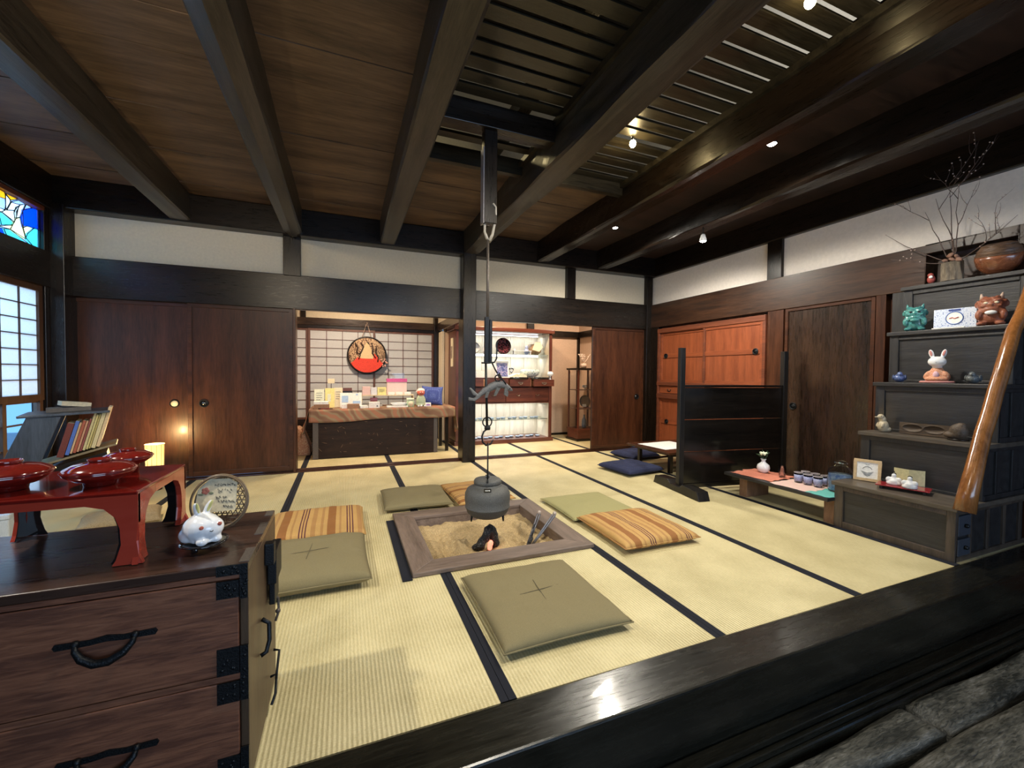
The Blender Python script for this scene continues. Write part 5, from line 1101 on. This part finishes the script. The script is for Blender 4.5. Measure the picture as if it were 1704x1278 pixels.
# lidded jar, doll, cushion
t = T('lidded_jar', 'pale green lidded jar with round label on the display table', 'jar', (.80, 5.62, TZ))
MB().lathe([(0, 0), (.045, 0), (.05, .01), (.05, .075), (.042, .085), (0, .085)], n=28).build('jar_body', plain('pale_green_glaze', (.40, .55, .38), .3), t)
MB().lathe([(.046, .085), (.052, .09), (.050, .115), (0, .12)], n=28).build('jar_lid', plain('cream_lid', (.62, .68, .52), .4), t)
MB().cyl((0, -.053, .045), (0, -.050, .045), .034, n=24).build('jar_label', CREAM, t)
t = T('folk_doll', 'folk doll with red face, white headscarf and green patterned robe', 'doll', (.95, 5.70, TZ))
MB().ell((0, 0, .07), (.065, .05, .09)).ell((0, 0, .02), (.068, .055, .025)).build('robe', blotch('green_white_robe', (.04, .16, .06), (.5, .55, .4), 55, .8, .42), t, remesh=.006)
MB().ell((0, -.008, .185), (.052, .048, .045)).build('face', plain('red_orange_face', (.60, .13, .08), .5), t)
MB().ell((0, .004, .210), (.054, .050, .034)).ell((-.055, .0, .195), (.012, .01, .015)).build('headscarf', plain('white_scarf', (.75, .66, .6), .8), t)
MB().ell((.016, -.052, .19), (.006, .004, .006)).ell((-.016, -.052, .19), (.006, .004, .006)).build('eye', WHITE, t)
MB().box(-.022, .022, -.058, -.05, .163, .168).build('mouth', BLK, t)
t = T('patterned_cushion', 'upright blue cushion with white star pattern at the right end of the display table', 'cushion', (1.12, 5.80, TZ)); t.rotation_euler = (-.2, .06, -.05)
def starpat():
    m, nt, b = nodes('blue_star_cotton'); mp = coords(nt, (17, 17, 17)); vo = N(nt, 'ShaderNodeTexVoronoi'); vo.inputs['Randomness'].default_value = .25; nt.links.new(mp.outputs[0], vo.inputs[0])
    w_ = N(nt, 'ShaderNodeTexNoise'); mp2 = coords(nt, (120, 120, 120)); nt.links.new(mp2.outputs[0], w_.inputs[0]); ad = N(nt, 'ShaderNodeMath', operation='MULTIPLY_ADD'); ad.inputs[1].default_value = .5; nt.links.new(w_.outputs[0], ad.inputs[0]); nt.links.new(vo.outputs['Distance'], ad.inputs[2])
    r = ramp(nt, ad.outputs[0], [(.40, (.30, .38, .60)), (.52, (.06, .10, .34)), (.9, (.03, .05, .22))]); nt.links.new(r.outputs[0], b.inputs['Base Color']); b.inputs['Roughness'].default_value = .85; return m
def pil(s):
    def fn(u, v):
        a_, b2 = 2*u-1, 2*v-1; e = max(0, 1-abs(a_)**3)*max(0, 1-abs(b2)**3)
        return (a_*.15*(1-.09*(1-b2*b2)), s*.055*e**.5, .135+b2*.135*(1-.09*(1-a_*a_)))
    return fn
MB().grid(pil(1), 24, 24).grid(pil(-1), 24, 24).build('cushion_cover', starpat(), t)
item('white_box', 'tiny white and violet carton before the blue cushion', 'box', 1.03, 5.62, .075, .05, .05, WHITE, extra=[('violet_print', paint('violet_ink', (.35, .2, .5)), [(-.3, .3, .3, .7)])])
for i, (x, y) in enumerate(((.90, 5.56), (.94, 5.60), (.98, 5.55))): o = MB().ell((0, 0, .012), (.016, .013, .013), n=9, k=6).build('crystal_lump', GLZW, loc=(x, y, TZ)); tag(o, ['left', 'back', 'right'][i]+' one of three white crystal lumps before the folk doll', 'crystal', 'crystal lumps on the display table')
# hanging basket with red cloth
t = T('hanging_basket', 'round winnowing basket with cream and red cloth hung before the lattice screen', 'basket', (.31, 6.70, 1.31))
MB().ring((0, 0, 0), .272, .013, 'y', 56).build('rim', dark('x'), t)
MB().lathe([(0, -.01), (.27, -.01), (.268, .005), (0, .004)], n=56).build('basket_base', blotch('dark_flecked_weave', (.09, .045, .03), (.40, .26, .15), 13, .8, .46, 'noise', (.50, .36, .22)), t, rot=(PI/2, 0, 0))
def arcp(z): return math.sqrt(max(0, .262**2-z*z))
rp = [(-arcp(-.12), -.12)]; rp += [(.26*math.cos(g), .26*math.sin(g)) for g in [PI*1.155+i*PI*.69/16 for i in range(17)]]; rp += [(.20, -.10), (.15, -.03), (.10, .03), (.085, -.055), (-.08, -.05), (-.13, -.03), (-.19, -.09)]
MB().prism(rp, 'y', -.04, -.012).build('red_cloth', plain('bright_red_cloth', (.62, .045, .025), .8, 0, 0, .2, 14, bstr=.3), t, bevel=.006)
MB().prism([(-.13, -.05), (-.09, .03), (-.05, .12), (-.015, .19), (.02, .20), (.045, .12), (.075, .03), (.10, -.055)], 'y', -.032, -.014).build('cream_cloth', plain('cream_brocade', (.58, .44, .24), .8, 0, 0, .2, 60), t, bevel=.006)
tw = MB()
for p in ([(-.17, .18), (-.13, .12), (-.15, .05), (-.10, .0), (-.12, -.06)], [(-.09, .19), (-.05, .13), (-.08, .06), (-.11, .01)], [(.06, .19), (.08, .10), (.07, .03), (.12, -.04)], [(.13, .14), (.12, .05), (.16, -.03), (.15, -.10)], [(.0, .205), (.03, .17)]):
    tw.tube([(x, -.045, z) for x, z in p], .008, 6)
tw.build('knotted_twigs', plain('dark_twig', (.03, .014, .01), .7), t)
MB().tube([(-.07, 0, .265), (0, .02, .50), (.06, 0, .265)], .006, 6).build('hanging_cord', plain('pale_cord', (.42, .30, .22), .8), t)
pf_ = MB(); rgp = random.Random(3)
for i in range(14): pf_.ell((.24+rgp.uniform(-.04, .05), -.045, -.10+rgp.uniform(-.07, .06)), .012, n=8, k=6)
pf_.build('pink_blossom', plain('blossom_pink', (.62, .36, .30), .7), t)

# ---- lit cabinet
cbn = T('display_cabinet', 'tall red-brown cabinet with lit open shelves and half-open drawers in the shop room', 'cabinet', (1.48, 5.90, 0))
M_x, M_z, M_y = mah('x'), mah('z'), mah('y'); PLB = wood('pale_back_board', (.42, .36, .26), (.60, .53, .40), 'z', .6, 14, 10, .05)
for x in (0, 1.50): MB().box(x, x+.05, 0, .46, .06, 1.68).build('side_panel', M_z, cbn, bevel=.003)
MB().box(-.03, 1.58, -.03, .47, 1.68, 1.74).build('cornice', M_x, cbn, bevel=.008)
MB().box(-.02, 1.57, -.02, .46, 0, .06).build('plinth', M_x, cbn, bevel=.003)
bk = MB()
for i in range(6): bk.box(.05+i*.2417, .05+(i+1)*.2417-.004, .44, .455, .06, 1.68)
bk.build('back_board', PLB, cbn)
MB().box(.05, 1.50, .015, .44, .60, .62).box(.05, 1.50, .0, .44, .97, .99).box(.05, 1.50, .015, .44, .845, .858).build('fixed_shelf', M_x, cbn, bevel=.002)
MB().box(.052, .056, .01, .44, .99, 1.68).box(1.494, 1.498, .01, .44, .99, 1.68).box(.052, .056, .01, .44, .06, .60).box(1.494, 1.498, .01, .44, .06, .60).build('pale_lining', PLB, cbn)
for z in (1.34, .345): MB().box(.057, 1.493, .03, .43, z, z+.008).build('glass_shelf', glass('shelf_glass', (.85, .97, .93), .02), cbn)
for z in (1.655, 1.325, .585):
    MB().box(.08, 1.47, .36, .38, z, z+.012).build('light_strip', emit('cool_strip', (.9, .95, 1), 5), cbn)
for z in (1.65, 1.31, .575, .32):
    d_ = bpy.data.lights.new('strip', 'AREA'); d_.shape = 'RECTANGLE'; d_.size = 1.35; d_.size_y = .05; d_.energy = 4; d_.color = (.93, .96, 1)
    o = bpy.data.objects.new('strip_light', d_); C.objects.link(o); o.location = (1.48+.775, 5.90+.30, z)
for i in range(4):
    x0 = .06+i*.378; y0 = (-.05, -.08, -.06, -.10)[i]
    dr = MB().box(x0, x0+.345, y0, y0+.02, .862, .966).box(x0+.01, x0+.02, y0+.02, .4, .87, .955).box(x0+.325, x0+.335, y0+.02, .4, .87, .955).box(x0+.01, x0+.335, y0+.02, .4, .866, .872).build('small_drawer', [M_x], cbn, bevel=.002)
    MB().ring((x0+.172, y0-.008, .925), .035, .005, 'y', 12, a0=PI*1.1, a1=PI*1.9).box(x0+.13, x0+.215, y0-.004, y0, .912, .924).build('drawer_handle', plain('bronze_handle', (.20, .16, .12), .4, .8), dr)
    MB().box(x0+.3455, x0+.3775, .0, .02, .862, .966).build('pale_divider', plain('bare_wood', (.50, .26, .13), .6), cbn)
for i in range(2):
    x0 = .055+i*.722; dr = MB().box(x0, x0+.716, -.002, .4, .625, .84).build('wide_drawer', M_x, cbn, bevel=.003)
    for q in (.2, .52): MB().ring((x0+q, -.010, .745), .030, .004, 'y', 12, a0=PI*1.1, a1=PI*1.9).build('drawer_handle', plain('bronze_handle', (.20, .16, .12), .4, .8), dr)
CX, CY2 = 1.48, 5.90
def cab(name, label, cat, x, y, z, fn, group=None, rz=0):
    t = T(name, label, cat, (CX+x, CY2+y, z), rz, group); fn(t); return t
def f_plate(t):
    MB().lathe([(0, -.006), (.09, -.004), (.125, .006), (.128, .012), (.09, .004), (0, .002)], n=36).build('plate_disc', blotch('black_red_lacquer', (.012, .008, .010), (.16, .04, .05), 9, .15, .5, 'noise'), t, loc=(0, 0, .128), rot=(PI/2-.1, 0, 0)); MB().box(-.03, .03, -.01, .05, 0, .02).build('plate_stand', BLK, t)
cab('lacquer_plate', 'black lacquer plate with red scene standing on the upper cabinet shelf', 'plate', .79, .18, 1.349, f_plate)
def f_wp(t): MB().lathe([(0, -.004), (.06, -.004), (.085, .008), (.06, .002), (0, 0)], n=30).build('plate_disc', GLZW, t, loc=(0, 0, .088), rot=(PI/2-.1, 0, 0)); MB().box(-.02, .02, -.01, .04, 0, .012).build('plate_stand', BLK, t)
cab('white_plate', 'small white plate standing left on the upper cabinet shelf', 'plate', .33, .18, 1.349, f_wp)
def f_vs(t): MB().lathe([(0, 0), (.03, 0), (.038, .05), (.022, .10), (.026, .12), (0, .12)], n=20).build('vase_body', GLZW, t)
cab('white_vase', 'slim white vase on the upper cabinet shelf', 'vase', .48, .15, 1.349, f_vs)
def f_wb(t):
    MB().lathe([(0, 0), (.06, 0), (.11, .05), (.115, .11), (.10, .17), (.09, .17), (.10, .11), (.09, .05), (0, .012)], n=28, wob=.04).build('wooden_shell', wood('pale_burl', (.20, .11, .05), (.40, .26, .13), 'z', .5), t); MB().prism([(-.09, .08), (.03, .05), (.09, .12), (.05, .20), (-.04, .20)], 'y', -.125, -.118).build('pinned_card', CREAM, t)
cab('burl_vessel', 'pale wooden vessel with cream card at the right of the upper cabinet shelf', 'vessel', 1.33, .20, 1.349, f_wb)
def f_bb(t): MB().ell((0, 0, .05), (.04, .035, .055)).ell((.0, -.01, .115), (.028, .028, .03)).ell((0, -.04, .11), (.008, .012, .006)).build('bird_body', blotch('blue_white_glaze', (.08, .14, .38), (.55, .62, .75), 30, .2, .5, 'noise'), t, remesh=.005); MB().ell((.0, -.036, .122), .006, n=8, k=6).build('eye', BLK, t)
cab('blue_bird', 'blue and white bird ornament beside the pale wooden vessel', 'ornament', 1.15, .10, 1.349, f_bb)
def f_tr(t): MB().box(-.15, .15, -.035, .035, .05, .058).box(-.14, -.13, -.03, .03, 0, .05).box(.13, .14, -.03, .03, 0, .05).build('tray_stand', GLZW, t); MB().ell((-.12, 0, .07), .015).build('shell', GLZW, t)
cab('white_stand', 'small white stand with shell at the front of the upper cabinet shelf', 'stand', 1.05, .045, 1.349, lambda t: f_tr(t))
def f_pr(t): MB().box(-.105, .105, -.006, .006, 0, .25).build('print_frame', WHITE, t); MB().box(-.088, .088, -.008, -.006, .015, .225).build('blue_print', blotch('indigo_print', (.04, .06, .22), (.22, .28, .50), 14, .5, .5, 'noise', (.45, .32, .45)), t)
o = cab('framed_print', 'white-framed indigo print leaning in the middle of the cabinet', 'print', .76, .12, .991, f_pr); o.rotation_euler = (-.12, 0, 0)
def f_bk(t): MB().prism([(-.13, 0), (-.11, .03), (-.02, .065), (0, .045), (.03, .07), (.13, .035), (.14, 0)], 'y', -.08, .08).build('open_pages', CREAM, t)
cab('open_book', 'open cream book lying right of the indigo print', 'book', 1.0, .12, .991, f_bk)
def f_bw(t): MB().lathe([(0, 0), (.06, 0), (.13, .04), (.155, .09), (.15, .13), (.14, .13), (.145, .09), (.12, .045), (0, .012)], n=36, wob=.03).build('bowl_body', blotch('white_green_glaze', (.10, .22, .18), (.62, .68, .64), 12, .15, .42, 'noise'), t)
cab('porcelain_bowl', 'large white and green porcelain bowl at the right of the cabinet', 'bowl', 1.26, .20, .991, f_bw)
def f_cu(t): MB().lathe([(0, 0), (.022, 0), (.006, .006), (.006, .06), (.035, .11), (.038, .15), (.035, .15), (.03, .11), (0, .065)], n=20).build('goblet_body', GL, t)
cab('glass_goblet', 'clear glass goblet behind the open book in the cabinet', 'glass', .98, .30, .991, f_cu)
def f_wh(t): MB().box(-.06, .06, -.04, .04, 0, .10).build('carton', WHITE, t)
cab('white_carton', 'white carton left of the indigo print in the cabinet', 'box', .42, .2, .991, f_wh); cab('white_carton', 'white carton at the left end above the cabinet drawers', 'box', .20, .2, .991, f_wh)
def f_bt(t): MB().lathe([(0, 0), (.14, 0), (.155, .012), (.155, .03), (.14, .034), (0, .03)], n=30, sy=.4).build('tray_body', BLK, t)
cab('black_tray', 'black oval tray on the third open drawer of the cabinet', 'tray', .98, -.022, .968, f_bt); cab('black_tray', 'black oval tray on the rightmost open drawer of the cabinet', 'tray', 1.32, -.045, .968, f_bt)
def f_wl(t): MB().lathe([(0, 0), (.025, 0), (.008, .01), (.01, .05), (.045, .065), (.048, .10), (.03, .12), (0, .125)], n=20).build('white_flower_cup', GLZW, t)
cab('white_cup', 'white stemmed cup on the right corner of the cabinet drawers', 'cup', 1.49, -.055, .968, f_wl)
BWG = blotch('indigo_dish_glaze', (.05, .10, .26), (.42, .52, .62), 50, .2, .42, 'noise')
first = None
for r, (z, n) in enumerate(((.354, 12), (.062, 13))):
    for i in range(n):
        x = .33+i*1.12/n
        if first is None:
            first = T('indigo_dish', 'x', 'dish'); MB().lathe([(0, 0), (.028, 0), (.040, .018), (.042, .022), (.036, .020), (0, .008)], n=16, sx=.95).build('dish_body', BWG, first); q = first
        else: q = copy_tree(first)
        q.location = (CX+x, CY2+.12+.05*(i % 2), z); q['group'] = ('blue dishes on the cabinet glass shelf', 'blue dishes on the cabinet floor')[r]
        q['label'] = ('small blue-white dish in the row on the lower glass shelf of the cabinet', 'small blue-white dish in the row on the floor of the lit cabinet')[r]
for r, z in enumerate((.354, .062)):
    item('white_box', 'white carton at the left end of the '+('lower glass shelf' if r == 0 else 'floor')+' of the cabinet', 'box', CX+.16, CY2+.18, .13, .09, .07, WHITE, z=z)
t = T('wall_print', 'narrow framed print hung on the left side of the lit cabinet', 'print', (1.478, 6.10, 1.15))
MB().box(-.012, 0, -.06, .06, 0, .42).build('print_frame', CREAM, t); MB().box(-.014, -.012, -.04, .04, .12, .30).build('print_picture', blotch('grey_print', (.1, .08, .08), (.4, .3, .22), 20, .6, .5, 'noise'), t)
# ---- showcase
cs = T('glass_showcase', 'narrow dark-framed glass showcase against the beige side wall', 'showcase', (3.38, 5.69, 0))
MB().box(-.02, .40, -.02, .34, 0, .035).build('plinth', dark('x'), cs, bevel=.004)
MB().box(0, .38, 0, .32, .035, .17).build('base_box', M_x, cs, bevel=.003)
MB().box(-.02, .40, -.02, .34, 1.12, 1.15).build('top_board', dark('x'), cs, bevel=.003)
MB().box(-.01, .39, -.01, .33, .17, .195).build('shelf_rail', M_x, cs, bevel=.002)
for x in (0, .355):
    for y in (0, .295): MB().box(x, x+.025, y, y+.025, .195, 1.12).build('corner_post', M_z, cs)
MB().box(.025, .355, .008, .011, .195, 1.12).box(.008, .011, .025, .295, .195, 1.12).build('glass_pane', glass('case_glass', (.97, .99, 1), .01), cs)
for z in (.50, .80): MB().box(.012, .368, .012, .308, z, z+.008).build('glass_shelf', M_x, cs)
t = T('crystal_ornament', 'clear glass flower ornament on the upper showcase shelf', 'ornament', (3.58, 5.83, .809))
m = MB()
for i in range(8): g = i*PI/4; m.ell((.022*math.cos(g), .022*math.sin(g), .05), (.018, .008, .022), n=8, k=6, rot=(0, 0, g))
m.lathe([(0, 0), (.025, 0), (.008, .01), (.008, .05), (0, .05)], n=14).build('ornament_body', GLZW, t)
t = T('black_plate', 'black plate with white card on the lower showcase shelf', 'plate', (3.60, 5.85, .509))
MB().lathe([(0, -.004), (.08, -.004), (.10, .008), (.08, .003), (0, 0)], n=30).build('plate_disc', BLK, t, loc=(0, 0, .105), rot=(PI/2-.1, 0, 0)); MB().box(-.07, .0, -.05, -.046, .02, .065).build('card', WHITE, t)
t = T('blue_bottle', 'grey-blue bottle at the bottom of the showcase', 'bottle', (3.58, 5.83, .196))
MB().lathe([(0, 0), (.03, 0), (.038, .04), (.034, .12), (.014, .17), (.014, .20), (.018, .205), (0, .205)], n=22).build('bottle_body', plain('grey_blue_glass', (.14, .18, .24), .15, 0, .5, .4, 30), t)
t = T('branch_arrangement', 'cream branching ornament in a small pot on top of the showcase', 'ornament', (3.56, 5.83, 1.151))
MB().lathe([(0, 0), (.04, 0), (.05, .04), (.042, .075), (0, .07)], n=20).build('pot', plain('cream_pot', (.62, .45, .34), .5), t)
m = MB(); rr_ = random.Random(8)
for i in range(9):
    a_ = rr_.uniform(-1, 1); p = [Vector((0, 0, .07))]
    for k in range(4): p.append(p[-1]+Vector((a_*.028+rr_.uniform(-.01, .01), rr_.uniform(-.015, .015), .036)))
    m.tube(p, [.005, .005, .004, .004, .003], 6)
    for q in p[2:]: m.ell(q+Vector((rr_.uniform(-.01, .01), 0, .004)), .008, n=8, k=6)
m.build('cream_branch', plain('cream_branch', (.78, .62, .50), .6), t)
# scratches on the old trunk: pale worn marks belonging to its front
sc_ = MB(); rs_ = random.Random(21)
for i in range(34):
    x, z = rs_.uniform(-.70, .68), rs_.uniform(.06, .44); a_ = rs_.uniform(0, PI); L = rs_.uniform(.008, .06)
    sc_.tube([(x, -.0008, z), (x+L*math.cos(a_)*.5, -.0008, z+L*math.sin(a_)*.4), (x+L*math.cos(a_), -.0008, z+L*math.sin(a_)*.9)], [.0008, .0022, .0008], 4, sq=(1, .3))
wm = sc_.build('worn_marks', plain('bare_worn_wood', (.22, .13, .07), .7), tb); wm['kind'] = 'stuff'
